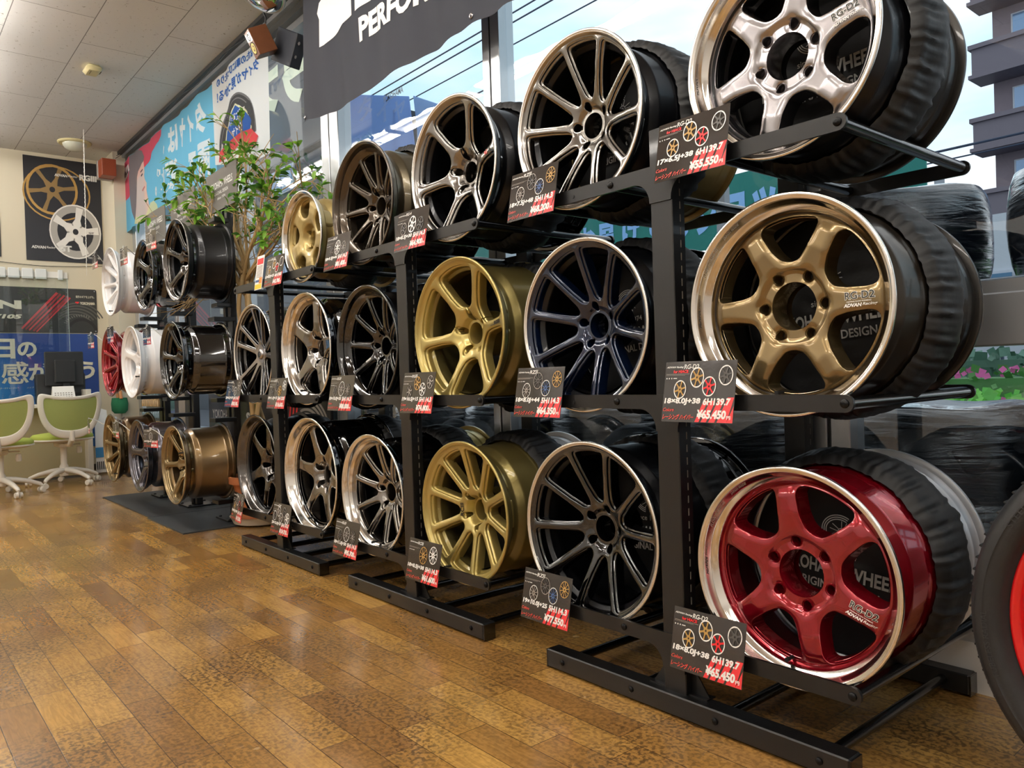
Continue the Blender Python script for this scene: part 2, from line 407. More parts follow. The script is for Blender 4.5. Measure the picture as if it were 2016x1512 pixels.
def face_geo(D):
    nm = D['name']
    if nm in _faces: return _faces[nm]
    nr, nt = D.get('nr', 62), D.get('nt', 288)
    rs = np.linspace(D['bore'], D['Rm'], nr); th = np.linspace(0, 2*PI, nt, endpoint=False)
    Rg, Tg = np.meshgrid(rs, th, indexing='ij'); X = Rg*np.cos(Tg); Z = Rg*np.sin(Tg)
    S = face_sdf(D, X, Z)
    S = np.where(np.abs(S) < 1e-6, 1e-6, S)
    zp = D['zp']
    def yof(x, z, s):
        r = np.hypot(x, z)
        y = (np.interp(r-.004, *zp)+np.interp(r, *zp)+np.interp(r+.004, *zp))/3
        c = D.get('crown', .003); wc = D.get('wc', .012)
        q = 1-np.clip(-s/wc, 0, 1)
        return y + c*q*q
    verts = []; pos = {}; faces = []
    def gv(i, j):
        k = (i, j % nt)
        if k not in pos:
            pos[k] = len(verts); verts.append((X[i, j % nt], Z[i, j % nt], S[i, j % nt]))
        return pos[k]
    edge_keys = {}
    def ev(a, b):
        k = (a, b) if a < b else (b, a)
        if k not in pos:
            (i0, j0), (i1, j1) = k
            t = S[i0, j0]/(S[i0, j0]-S[i1, j1])
            pos[k] = len(verts); verts.append((X[i0, j0]+(X[i1, j1]-X[i0, j0])*t, Z[i0, j0]+(Z[i1, j1]-Z[i0, j0])*t, 0.0)); edge_keys[pos[k]] = 1
        return pos[k]
    segs = []
    ins = S < 0
    for i in range(nr-1):
        for j in range(nt):
            cs = [(i, j), (i+1, j), (i+1, (j+1) % nt), (i, (j+1) % nt)]
            fl = [ins[c] for c in cs]; n_in = sum(fl)
            if n_in == 0: continue
            if n_in == 4: faces.append(tuple(gv(*c) for c in cs)); continue
            poly = []; out_e = None; in_e = None
            for q in range(4):
                a, b = cs[q], cs[(q+1) % 4]; fa, fb = fl[q], fl[(q+1) % 4]
                if fa: poly.append(gv(*a))
                if fa != fb:
                    e = ev(a, b); poly.append(e)
                    if fa: out_e = e
                    else: in_e = e
                    if not fa and out_e is not None: segs.append((out_e, e)); out_e = None
            if out_e is not None:
                # wrapped: the matching entry came first in the loop
                first = [p for p in poly if p in edge_keys]
                segs.append((out_e, first[0]))
            if len(poly) >= 3: faces.append(tuple(poly))
    V = np.array(verts); nv = len(V)
    Yv = yof(V[:, 0], V[:, 1], V[:, 2])
    pts = [(float(a), float(y), float(b)) for (a, b, s), y in zip(verts, Yv)]
    nwall = len(faces)
    # side walls follow the outline, drafted outwards
    eids = sorted(edge_keys); E = V[eids][:, :2]; h = 4e-4
    gx = face_sdf(D, E[:, 0]+h, E[:, 1])-face_sdf(D, E[:, 0]-h, E[:, 1]); gz = face_sdf(D, E[:, 0], E[:, 1]+h)-face_sdf(D, E[:, 0], E[:, 1]-h)
    gl = np.hypot(gx, gz)+1e-9; gx /= gl; gz /= gl
    prof = D['wall']; K = len(prof); base = len(pts); lut = {e: k for k, e in enumerate(eids)}
    lug = np.zeros(len(eids), bool)
    for i in range(D['lugs']):
        a = math.radians(D.get('lug0', 90)) + 2*PI*i/D['lugs']
        lug |= np.hypot(E[:, 0]-D['pcd']*math.cos(a), E[:, 1]-D['pcd']*math.sin(a)) < D['lugr']*1.3
    for k, e in enumerate(eids):
        y0 = pts[e][1]
        for off, dy in prof:
            if lug[k]: off = min(off, .0015)
            pts.append((float(E[k, 0]+gx[k]*off), y0+dy, float(E[k, 1]+gz[k]*off)))
    for a, b in segs:
        ia, ib = lut[a], lut[b]; pa = a; pb = b
        for q in range(K):
            na = base+ia*K+q; nb = base+ib*K+q
            faces.append((pa, pb, nb, na)); pa, pb = na, nb
    _faces[nm] = (pts, faces, nwall)
    return _faces[nm]

PLAIN = [(.0009, .0008), (.0016, .0030), (.0022, .0095), (.0035, .030), (.006, .046)]
STEP = [(.0008, .0008), (.0014, .0045), (.0018, .0075), (.0050, .0088), (.0064, .0100), (.0072, .016), (.010, .040)]
DES = {}
def design(name, **k):
    k['name'] = name; k.setdefault('ko', k['k']); k.setdefault('cap', False); DES[name] = k
H = .248
# six broad spokes, machined lip wheel (design size: 18 inch, flange radius .248)
design('six_broad', sp=[(60*i, 0, 0) for i in range(6)], w=([0, .08, .10, .13, .17, .20, .23], [.044, .040, .0315, .0255, .0235, .0255, .032]), k=.032, ko=.024,
       hub=.084, bore=.0545, Ro=.201, Rm=.209, lugs=6, lug0=0, pcd=.0735, lugr=.0125, zp=([.05, .080, .0815, .10, .14, .18, .20, .212], [.052, .052, .043, .040, .034, .036, .044, .055]),
       wall=PLAIN, crown=.004, wc=.016, lip='broad')
# ten thin spokes, concave (RZ pattern): spokes gather in pairs at the hub
design('ten_thin', sp=[(18+36*i, 0, 0) for i in range(10)], w=([0, .06, .09, .13, .20, .24], [.020, .015, .0088, .0064, .0068, .0098]), k=.022, ko=.016,
       hub=.066, bore=.0365, Ro=.226, Rm=.231, lugs=5, lug0=90, pcd=.0575, lugr=.0125, zp=([.03, .050, .052, .075, .12, .17, .22, .232], [.078, .078, .070, .060, .043, .026, .012, .010]),
       wall=STEP, crown=.0015, wc=.005, lip='flush', slot=.0)
design('ten_thin_deep', sp=[(18+36*i, 0, 0) for i in range(10)], w=([0, .06, .09, .13, .19, .22], [.020, .015, .0100, .0078, .0076, .0105]), k=.020, ko=.014,
       hub=.068, bore=.0365, Ro=.205, Rm=.211, lugs=5, lug0=90, pcd=.0575, lugr=.0125, zp=([.03, .050, .052, .075, .12, .17, .20, .212], [.098, .098, .088, .076, .062, .050, .044, .043]),
       wall=STEP, crown=.0015, wc=.005, lip='deep', slot=.012)
design('ten_straight', sp=[(36*i, 0, 0) for i in range(10)], w=([0, .07, .09, .13, .20, .24], [.020, .014, .0090, .0078, .0090, .012]), k=.020, ko=.018,
       hub=.074, bore=.0365, Ro=.222, Rm=.229, lugs=5, lug0=72, pcd=.0575, lugr=.0120, zp=([.03, .047, .049, .075, .12, .17, .22, .23], [.088, .088, .060, .050, .040, .028, .016, .014]),
       wall=STEP, crown=.002, wc=.006, lip='flush', slot=.006)
design('six_slim', sp=[(60*i, 0, 0) for i in range(6)], w=([0, .06, .10, .14, .19, .24], [.030, .024, .0135, .0100, .0115, .018]), k=.034, ko=.026,
       hub=.078, bore=.0365, Ro=.224, Rm=.230, lugs=5, lug0=90, pcd=.0575, lugr=.0135, zp=([.03, .050, .052, .08, .12, .17, .22, .231], [.088, .088, .072, .056, .042, .028, .014, .012]),
       wall=STEP, crown=.0025, wc=.008, lip='flush', slot=.012)
design('six_lip', sp=[(60*i, 0, 0) for i in range(6)], w=([0, .07, .11, .15, .19, .22], [.036, .032, .0250, .0205, .0225, .030]), k=.026, ko=.018,
       hub=.082, bore=.0365, Ro=.206, Rm=.211, lugs=5, lug0=90, pcd=.0575, lugr=.0135, zp=([.03, .050, .052, .08, .12, .17, .20, .206], [.100, .100, .076, .066, .060, .056, .055, .057]),
       wall=PLAIN, crown=.003, wc=.010, lip='deep', slot=.010)
design('five_lip', sp=[(72*i+18, 0, 0) for i in range(5)], w=([0, .07, .11, .15, .19, .22], [.042, .036, .0290, .0250, .0270, .036]), k=.030, ko=.020,
       hub=.082, bore=.0365, Ro=.206, Rm=.211, lugs=5, lug0=54, pcd=.0575, lugr=.0135, zp=([.03, .050, .052, .08, .12, .17, .20, .208], [.092, .092, .070, .058, .048, .042, .040, .044]),
       wall=STEP, crown=.003, wc=.010, lip='deep', slot=.014)
design('five_curved', sp=[(72*i+18, 0, 0) for i in range(5)], w=([0, .07, .11, .15, .20, .24], [.040, .032, .0220, .0185, .0210, .030]), k=.040, ko=.034,
       hub=.080, bore=.0365, Ro=.222, Rm=.229, lugs=5, lug0=54, pcd=.0575, lugr=.0130, zp=([.03, .050, .052, .08, .12, .17, .22, .23], [.080, .080, .066, .054, .042, .028, .014, .012]),
       wall=STEP, crown=.004, wc=.012, lip='flush', slot=.010)
design('five_fat', sp=[(72*i+54, 0, 0) for i in range(5)], w=([0, .09, .12, .16, .19, .22], [.050, .046, .040, .044, .060, .075]), k=.030, ko=.034,
       hub=.105, bore=.042, Ro=.206, Rm=.214, lugs=4, lug0=45, pcd=.060, lugr=.0120, zp=([.03, .060, .075, .10, .14, .18, .21, .215], [.070, .070, .044, .036, .030, .030, .036, .042]),
       wall=PLAIN, crown=.004, wc=.02, lip='broad', slot=0)
design('five_split', sp=[(72*i+18+s*4.0, s*.010, s*.034) for i in range(5) for s in (-1, 1)], w=([0, .06, .10, .16, .21, .24], [.013, .0115, .0095, .0085, .0095, .013]), k=.012, ko=.014,
       hub=.056, bore=.012, Ro=.226, Rm=.232, lugs=0, pcd=.0575, lugr=.0110, zp=([.01, .050, .052, .08, .12, .17, .22, .233], [.050, .050, .048, .042, .034, .024, .012, .010]),
       wall=STEP, crown=.0008, wc=.004, lip='flush', cap=True)

def lip_profile(kind, Rm, R, y0):
    # from the spoke ring outwards to the front flange
    if kind == 'broad':
        return [(Rm-.012, y0+.006), (Rm-.001, y0-.001), (Rm+.002, y0-.012), (Rm+.004, y0-.018), (R-.026, y0-.022), (R-.0225, .024), (R-.0165, .0105), (R-.0145, .0045), (R-.012, .0026), (R-.0095, .0022), (R-.008, .0008), (R-.0055, 0), (R-.002, .0006), (R, .003), (R, .007), (R-.003, .0098), (R-.012, .0115)]
    if kind == 'deep':
        return [(Rm-.010, y0+.004), (Rm-.001, y0-.002), (Rm+.003, y0-.010), (R-.030, y0-.014), (R-.0265, y0-.020), (R-.022, .028), (R-.018, .011), (R-.015, .005), (R-.012, .0028), (R-.0095, .0022), (R-.008, .0008), (R-.0055, 0), (R-.002, .0006), (R, .003), (R, .007), (R-.003, .0098), (R-.012, .0115)]
    return [(Rm-.008, y0+.004), (Rm, y0), (R-.0135, .0075), (R-.012, .0045), (R-.010, .003), (R-.0085, .0028), (R-.0075, .0010), (R-.0055, 0), (R-.002, .0006), (R, .003), (R, .007), (R-.003, .0098), (R-.012, .0115)]
def barrel_profile(R, W, Rm, y0):
    return [(R-.012, .0115), (R-.0155, .016), (R-.0165, .030), (R-.019, .034), (R-.021, .038), (R-.043, .050), (R-.045, .056), (R-.045, .078), (R-.042, .084), (R-.027, .100), (R-.024, .108),
            (R-.024, W-.050), (R-.020, W-.044), (R-.0185, W-.040), (R-.0175, W-.018), (R-.0150, W-.013), (R-.006, W-.0115), (R-.001, W-.010), (R, W-.007), (R, W-.003), (R-.003, W), (R-.008, W-.0005),
            (R-.013, W-.004), (R-.019, W-.012), (R-.024, W-.030), (R-.029, W-.050), (R-.029, .108), (R-.048, .088), (R-.050, .052+0), (min(Rm, R-.050), max(y0+.012, .052))]

_wm = {}
def wheel(name, label, dz, R, W, face_m, lip_m=None, barrel_m=None, ring_m=None, rot=0.0, hub_m=None, loc=(0, 0, 0), rz=0, group=None, marks=None, rx=0, cover_open=True, valve=None, side_m=None):
    """loc is the centre of the front flange; the empty sits at the lowest point of the rim"""
    D = DES[dz]; s = R/H
    t = thing(name, label, 'wheel', (loc[0], loc[1], loc[2]-R), rz, group)
    t.rotation_euler = (rx, 0, rz)
    lip_m = lip_m or face_m; barrel_m = barrel_m or face_m
    Rm = D['Rm']; y0 = float(np.interp(Rm, *D['zp']))
    Oc = (0, 0, R)
    def cached(key, fn):
        if key not in _wm: _wm[key] = fn()
        return _wm[key]
    # outer lip
    def mk_lip():
        pr = lip_profile(D['lip'], Rm*s, R, y0)
        mb = MB(); n = len(pr)-1
        if ring_m is not None:
            mis = [1 if i >= n-9 and i < n-3 else 0 for i in range(n)]
            mb.lathe(pr, 128, mis=mis); return mb.mesh('outer_lip', [lip_m, ring_m], 50)
        if D['lip'] in ('broad', 'deep') and lip_m is not face_m:
            mis = [1 if i < 2 else 0 for i in range(n)]
            mb.lathe(pr, 128, mis=mis); return mb.mesh('outer_lip', [lip_m, face_m], 50)
        mb.lathe(pr, 128); return mb.mesh('outer_lip', [lip_m], 50)
    link('outer_lip', cached(('lip', dz, R, lip_m.name, face_m.name, ring_m and ring_m.name), mk_lip), t, Oc)
    def mk_bar():
        mb = MB(); mb.lathe(barrel_profile(R, W, Rm*s, y0), 128); return mb.mesh('barrel', [barrel_m], 50)
    link('barrel', cached(('bar', R, W, barrel_m.name, round(Rm, 3)), mk_bar), t, Oc)
    def mk_face():
        pts, fs, nw = face_geo(D); mb = MB(); mb.v = [(a*s, b, c*s) for a, b, c in pts]; mb.f = list(fs); mb.m = [0]*nw+[1]*(len(fs)-nw)
        return mb.mesh('spokes', [face_m, side_m or face_m], 55)
    link('spokes', cached(('face', dz, R, face_m.name, side_m and side_m.name), mk_face), t, Oc, rot=(0, math.radians(-rot), 0))
    # hub behind the face: bore wall, seat plate, lug seats
    def mk_hub():
        mb = MB(); b = D['bore']*s; yh = float(np.interp(D['bore'], *D['zp'])); e = D['hub']*s*.93
        if D['cap']: 
            mb.lathe([(.001, yh-.010), (.016, yh-.010), (.023, yh-.0085), (.027, yh-.004), (.028, yh+.002)], 48, 1)
            mb.lathe([(.010, yh-.0112), (.014, yh-.0112), (.015, yh-.010)], 32, 2); mb.box(-.012, .012, yh-.0114, yh-.010, -.0015, .0015, 2)
        else:
            mb.lathe([(b, yh), (b-.0015, yh+.004), (b-.0015, yh+.060), (b+.010, yh+.062)], 64, 0)
        mb.lathe([(b+.001, yh+.030), (e, yh+.030), (e+.004, yh+.040), (e+.004, yh+.085), (b, yh+.085)], 64, 0)
        for i in range(D['lugs']):
            a = math.radians(D.get('lug0', 90)) + 2*PI*i/D['lugs']; cx, cz = D['pcd']*s*math.cos(a), D['pcd']*s*math.sin(a)
            mb.lathe([(.0125*s, yh+.0005), (.0118*s, yh+.016), (.0085, yh+.021), (.0078, yh+.0285)], 24, 0, cx=cx, cz=cz)
            mb.lathe([(.0078, yh+.0285), (.0004, yh+.0288)], 20, 1, cx=cx, cz=cz)
        return mb.mesh('hub', [hub_m or face_m, M_HOLE if not D['cap'] else M_SMACH, M_INK], 45)
    link('hub', cached(('hub', dz, R, (hub_m or face_m).name), mk_hub), t, Oc, rot=(0, math.radians(-rot), 0))
    # air valve on the lip
    va = math.radians(rot-100 if valve is None else valve)
    vr = (Rm-.012)*s
    mb = MB(); px, pz = vr*math.cos(va), vr*math.sin(va); mb.cyl((px, y0-.004, pz), (px, y0-.022, pz), .0045, .004, 10); mb.cyl((px, y0-.022, pz), (px, y0-.032, pz), .0055, .0050, 10)
    mb.obj('air_valve', [M_INK], t, Oc)
    if marks:
        for kind, kw in marks:
            mb = MB()
            if kind == 'spoke':   # lettering on a spoke; angle, list of (text, r0, dz, w, h, matindex, bold, shear)
                a = math.radians(kw['ang']+rot); m = kw['mats']
                def fn(u, v, a=a):
                    r = math.hypot(u, v); y = float(np.interp(r/s, *D['zp']))-.0011
                    return (u*math.cos(a)-v*math.sin(a), y, u*math.sin(a)+v*math.cos(a))
                for (tx, r0, dv, w, h, mi, bo, sh, *rf) in kw['lines']:
                    put_text(mb, tx, r0*s, dv*s, w*s, h*s, mi, bo, sh, fn=(lambda u, v, fn=fn: tuple(q-(.0005 if (k == 1 and not rf) else 0) for k, q in enumerate(fn(u, v)))), cut=.012, ref=rf[0] if rf else None)
            else:                 # lettering round the rim: 'ring' flat-ish at radius r, 'wall' on the inner wall
                m = kw['mats']
                for (tx, a0, r0, w, h, mi, bo, sh) in kw['lines']:
                    def fn(u, v, a0=a0, r0=r0):
                        ang = math.radians(a0)-u/(r0*s)     # clockwise
                        if kind == 'wall': rr = r0*s - v*kw.get('cone', .18); y = kw['y'] - v
                        else:
                            rr = r0*s+v; y = kw['y'](v) if callable(kw['y']) else kw['y']
                        return (rr*math.cos(ang), y, rr*math.sin(ang))
                    put_text(mb, tx, 0, 0, w*s, h*s, mi, bo, sh, fn=fn, cut=.010)
            if kw.get('plate'):
                pl = MB(); a0, a1, r0, y1, y2 = kw['plate']; n = 24
                vs = []
                for i in range(n+1):
                    a = math.radians(a0+(a1-a0)*i/n)
                    vs += [(r0*s*math.cos(a), y1, r0*s*math.sin(a)), ((r0-.004)*s*math.cos(a), y2, (r0-.004)*s*math.sin(a))]
                mb.add(vs, [(2*i, 2*i+1, 2*i+3, 2*i+2) for i in range(n)], 0)
            o = mb.obj('lettering', m, t, Oc, smooth=0, fixn=False)
    return t

def cover(label, xc, zc, R, y0, y1, rot=0, panel=True, group=None):
    """black elasticated cloth bag between the front and the rear wheel"""
    rnd = random.Random(int(abs(xc*1000+zc*77)))
    t = thing('wheel_cover', label, 'wheel cover', (xc, y0, zc-R), 0, group)
    n = 360; ph = [rnd.uniform(0, 6.28) for _ in range(8)]
    rows = [(-.015, -.048, .0020), (.0060, -.036, .0040), (.0095, -.016, .0065), (.010, .002, .0065), (.012, .014, .0060), (.014, .026, .0050), (.017, .040, .0042), (.018, .056, .0036), (.013, .074, .0040), (.006, .090, .0050), (-.004, .104, .006), (-.010, .112, .006)]
    vs = []
    for i, (dr, dy, amp) in enumerate(rows):
        for j in range(n):
            a = 2*PI*j/n
            hf = math.sin(53*a+ph[0]+.9*math.sin(5*a))*.6+math.sin(79*a+ph[1]+1.1*math.sin(3*a))*.45+math.sin(31*a+ph[2]+i*.25)*.45
            lf = math.sin(5*a+ph[3]+i*.3)*.6+math.sin(9*a+ph[4]-i*.2)*.4+math.sin(3*a+ph[5])*.5
            edge = 1 if i < 5 or i > 8 else .35
            r = R+dr+amp*(hf*edge*.7)+.0035*lf*(1 if 1 < i < 10 else .3)
            r = max(r, R-.018 if i == 0 else (R+.0015 if i < 9 else R-.014))
            y = y0+dy*(1.0)+(.006*math.sin(11*a+ph[6])+.004*math.sin(23*a+ph[7]) if i > 8 else .003*math.sin(13*a+ph[6]))
            vs.append((r*math.cos(a), y-y0, r*math.sin(a)))
    mb = MB(); k = len(rows)
    mb.add(vs, [(i*n+j, i*n+(j+1) % n, (i+1)*n+(j+1) % n, (i+1)*n+j) for i in range(k-1) for j in range(n)])
    mb.obj('elastic_bag', [M_CLOTH], t, (0, 0, R), smooth=60)
    # front panel of the bag with light creases
    mb = MB(); rr = [.004, .05, .10, .15, .19, R-.036, R-.028]; vs = []
    n2 = 72
    for i, r in enumerate(rr):
        for j in range(n2):
            a = 2*PI*j/n2; vs.append((r*math.cos(a), -.012+.0025*math.sin(3*a+ph[0]+r*20)+.002*math.sin(7*a+ph[1]+r*31), r*math.sin(a)))
    mb.add(vs, [(i*n2+j, i*n2+(j+1) % n2, (i+1)*n2+(j+1) % n2, (i+1)*n2+j) for i in range(len(rr)-1) for j in range(n2)]+[tuple(range(n2))])
    p = mb.obj('front_panel', [M_CLOTH], t, (0, 0, R), smooth=60)
    if panel:
        mb = MB(); a = math.radians(rot); s = R/H*.84
        def fn(u, v):
            return ((u*math.cos(a)-v*math.sin(a))*s, -.0185, (u*math.sin(a)+v*math.cos(a))*s)
        put_text(mb, 'YOKOHAMA', -.185, -.048, .205, .040, 0, .03, 0, fn=fn)
        put_text(mb, 'WHEELS', .032, -.048, .155, .040, 0, .03, 0, fn=fn)
        put_text(mb, 'ORIGINAL DESIGN', -.125, -.090, .25, .025, 0, .02, 0, fn=fn)
        put_text(mb, 'since 1974', -.055, .012, .11, .018, 0, .01, 0, fn=fn)
        # emblem: half a wheel seen at an angle, drawn in stripes
        def arc(cx, cz, rx, rz, a0, a1, w):
            m = 20; q = []
            for i in range(m+1):
                b = math.radians(a0+(a1-a0)*i/m); q += [fn(cx+rx*math.cos(b), cz+rz*math.sin(b)), fn(cx+(rx-w)*math.cos(b), cz+(rz-w)*math.sin(b))]
            mb.add(q, [(2*i, 2*i+1, 2*i+3, 2*i+2) for i in range(m)])
        for k2 in range(3): arc(0, .085, .052-.006*k2, .046-.006*k2, 100, 260, .0028)
        for k2 in range(3): arc(0, .085, .052-.006*k2, .046-.006*k2, 60, 100, .0028)
        arc(.008, .082, .013, .013, 0, 360, .002); arc(.008, .082, .005, .005, 0, 360, .002)
        for b in (10, 82, 154, 226, 298):
            b = math.radians(b)
            for o2 in (-.0035, .0035):
                p0 = (.008+.013*math.cos(b)-o2*math.sin(b), .082+.013*math.sin(b)+o2*math.cos(b)); p1 = (.008+.036*math.cos(b)-2.2*o2*math.sin(b), .082+.031*math.sin(b)+2.2*o2*math.cos(b))
                w = .0011; nx, nz = -math.sin(b)*w, math.cos(b)*w
                mb.add([fn(p0[0]-nx, p0[1]-nz), fn(p1[0]-nx, p1[1]-nz), fn(p1[0]+nx, p1[1]+nz), fn(p0[0]+nx, p0[1]+nz)], [(0, 1, 2, 3)])
        mb.obj('printed_lettering', [M_PRINTW], t, (0, 0, R), smooth=0, fixn=False)
    return t

# ------------------------------------------------------------------ room shell
CEIL = 3.30; XB = -9.20; XR = 3.2; YF = -6.2; YW = .66
M_WALL = mat('wall_cream', 'd2cab4', rough=.8, bump=.03, bscale=90)
M_WALLW = mat('wall_pale', 'dcdcda', rough=.75)
M_ALU = mat('window_aluminium', 'b9bcbf', metal=.75, rough=.32)
M_ALUD = mat('window_gasket', '2a2c2e', rough=.6)
M_ALUB = mat('window_bronze_grey', '5a5a58', metal=.6, rough=.4)
mb = MB(); mb.box(XB-.3, XR, YF, YW+.14, -.06, 0); structure('floor', mb, mat_floor())
mb = MB(); mb.box(XB-.3, XR, YF, YW+.10, CEIL, CEIL+.05); structure('ceiling', mb, mat_ceiling())
mb = MB(); mb.box(XB-.12, XB, YF, YW+.1, 0, CEIL); structure('wall_left', mb, M_WALL)
mb = MB(); mb.box(XR, XR+.12, YF, YW+.1, 0, CEIL); structure('wall_right', mb, M_WALLW)
mb = MB(); mb.box(XB-.1, XR+.1, YF-.12, YF, 0, CEIL); structure('wall_front', mb, M_WALLW)
mb = MB(); mb.box(-5.9, XR, YW, YW+.10, 0, .13); mb.box(XB, -5.9, YW, YW+.10, 0, .45); structure('wall_back', mb, M_WALLW)
mb = MB(); mb.box(XB, -8.73, .50, YW+.1, 0, CEIL); structure('wall_pillar', mb, M_WALL)
mb = MB(); mb.box(XB, XB+.012, YF, .5, 0, .06); mb.box(XB, -8.72, .488, .5, 0, .06); structure('baseboard_left', mb, mat('baseboard', '4a4038', rough=.6))
# window header rail under the ceiling
mb = MB(); mb.box(-8.73, XR, .545, YW+.1, CEIL-.028, CEIL); structure('trim_1', mb, mat('trim_dark', '3a3a3a', metal=.4, rough=.45))
mb = MB(); mb.box(-8.73, XR, .585, YW+.1, CEIL-.058, CEIL-.028); structure('trim_2', mb, M_ALU)
mb = MB(); mb.box(-8.73, XR, .62, YW+.1, CEIL-.105, CEIL-.058); structure('trim_3', mb, M_ALUB)
# window frame: each bay is one window with frame and pane
bays = [-8.73, -7.35, -5.81, -4.28, -2.715, -1.165, .40, 1.95, XR]
M_GL = mat_glass()
for i in range(len(bays)-1):
    x0, x1 = bays[i], bays[i+1]
    w0 = .13 if i == 0 else (.11 if i in (2, 3) else .06); w1 = .11 if i in (1, 2) else .06
    zb = .45 if i < 2 else .13
    mb = MB()
    mb.bevbox(x0, x0+w0, YW, YW+.09, zb, CEIL-.1, .003); mb.bevbox(x1-w1, x1-.012, YW, YW+.09, zb, CEIL-.1, .003)
    mb.box(x0+w0, x1-w1, YW+.005, YW+.085, zb, zb+.05); mb.box(x0+w0, x1-w1, YW+.005, YW+.085, CEIL-.15, CEIL-.1)
    if i >= 5: mb.bevbox(x0+w0, x1-w1, YW-.005, YW+.085, .905, 1.040, .004); mb.box(x0+w0, x1-w1, YW+.01, YW+.08, 1.040, 1.073)
    mb.box(x1-.012, x1, YW+.012, YW+.08, zb, CEIL-.1, 1)
    fr = mb.obj('window_%d' % (i+1), [M_ALU, M_ALUD], smooth=0); fr['kind'] = 'structure'
    g = MB(); g.box(x0+w0, x1-w1, YW+.045, YW+.048, zb+.05, CEIL-.15); go = g.obj('window_pane', [M_GL], fr, smooth=0)

# ------------------------------------------------------------------ ceiling lamps
M_TUBE = mat('lamp_tube', 'ffffff', emit='fff9f1', estr=54.0)
M_TUBE.cycles.emission_sampling = 'FRONT'
M_FIX = mat('lamp_fixture_white', 'e4e2dc', rough=.5)
def ceiling_light(x, y, label, first=[None]):
    if first[0] is None:
        t = thing('ceiling_light', label, 'ceiling light', (x, y, CEIL), 0, 'twin tube lights on the ceiling')
        mb = MB(); mb.bevbox(-.63, .63, -.12, .12, -.045, -.001, .006); mb.box(-.63, -.60, -.10, .10, -.085, -.045); mb.box(.60, .63, -.10, .10, -.085, -.045)
        mb.obj('fixture', [M_FIX], t, smooth=0)
        for s in (-1, 1):
            mb = MB(); mb.cyl((-.60, s*.072, -.070), (.60, s*.072, -.070), .016, n=8); mb.obj('tube', [M_TUBE], t)
        first[0] = t; return t
    t = copy_tree(first[0]); t.location = (x, y, CEIL); t['label'] = label; return t
rows = [(-1.02, 'window side row'), (-3.0, 'middle row'), (-5.0, 'far wall row')]
for y, rn in rows:
    for k in range(9 if y > -2 else 5):
        x = (-8.3+k*1.30) if y > -2 else (-7.6+k*2.4)
        ceiling_light(x, y, 'white twin tube light on the ceiling in the %s' % rn)

# small fittings on the ceiling
M_IVORY = mat('ivory_plastic', 'd9cf9e', rough=.45)
t = thing('smoke_detector', 'small rectangular ivory detector stuck on the ceiling tiles', 'detector', (-6.52, -.135, CEIL))
mb = MB(); mb.bevbox(-.085, .085, -.055, .055, -.045, 0, .02); mb.obj('housing', [M_IVORY], t)
mb = MB(); mb.box(-.04, .02, .0551, .057, -.032, -.026); mb.box(-.03, .045, -.02, -.016, -.0465, -.045); mb.obj('slot', [mat('slot_brown', '6b5f38')], t, smooth=0)
t = thing('dome_lamp', 'round milky dome fitting on the ceiling above the dark posters', 'ceiling fitting', (-8.62, .135, CEIL))
mb = MB(); mb.lathe([(.001, -.018), (.14, -.018), (.15, -.008), (.15, 0)], 40, axis='Z'); mb.obj('base_ring', [M_IVORY], t)
mb = MB(); mb.lathe([(.001, -.085), (.05, -.080), (.085, -.062), (.105, -.035), (.108, -.018)], 40, axis='Z'); mb.obj('dome', [mat('milky', 'd8dccd', rough=.3, coat=.4)], t)
t = thing('hanging_chain', 'thin white chain hanging from the ceiling in front of the wheel poster', 'chain', (-8.13, .12, 2.02))
mb = MB()
for k in range(64):
    z = 1.276-k*.02; xx = -.010-.25*(k/64.0)*.35; mb.cyl((xx, -.0022*(k % 2), z), (xx-.0014, -.0022*(k % 2), z-.017), .0042, n=6)
mb.tube([(-.0, 0, 1.28), (-.097, 0, 0.0), (-.115, 0, -.08)], .0018, 6)
mb.obj('links', [mat('chain_white', 'dcdad2', rough=.4)], t)
t['label'] = 'thin white bead chain hanging from the ceiling in front of the two-wheel poster'

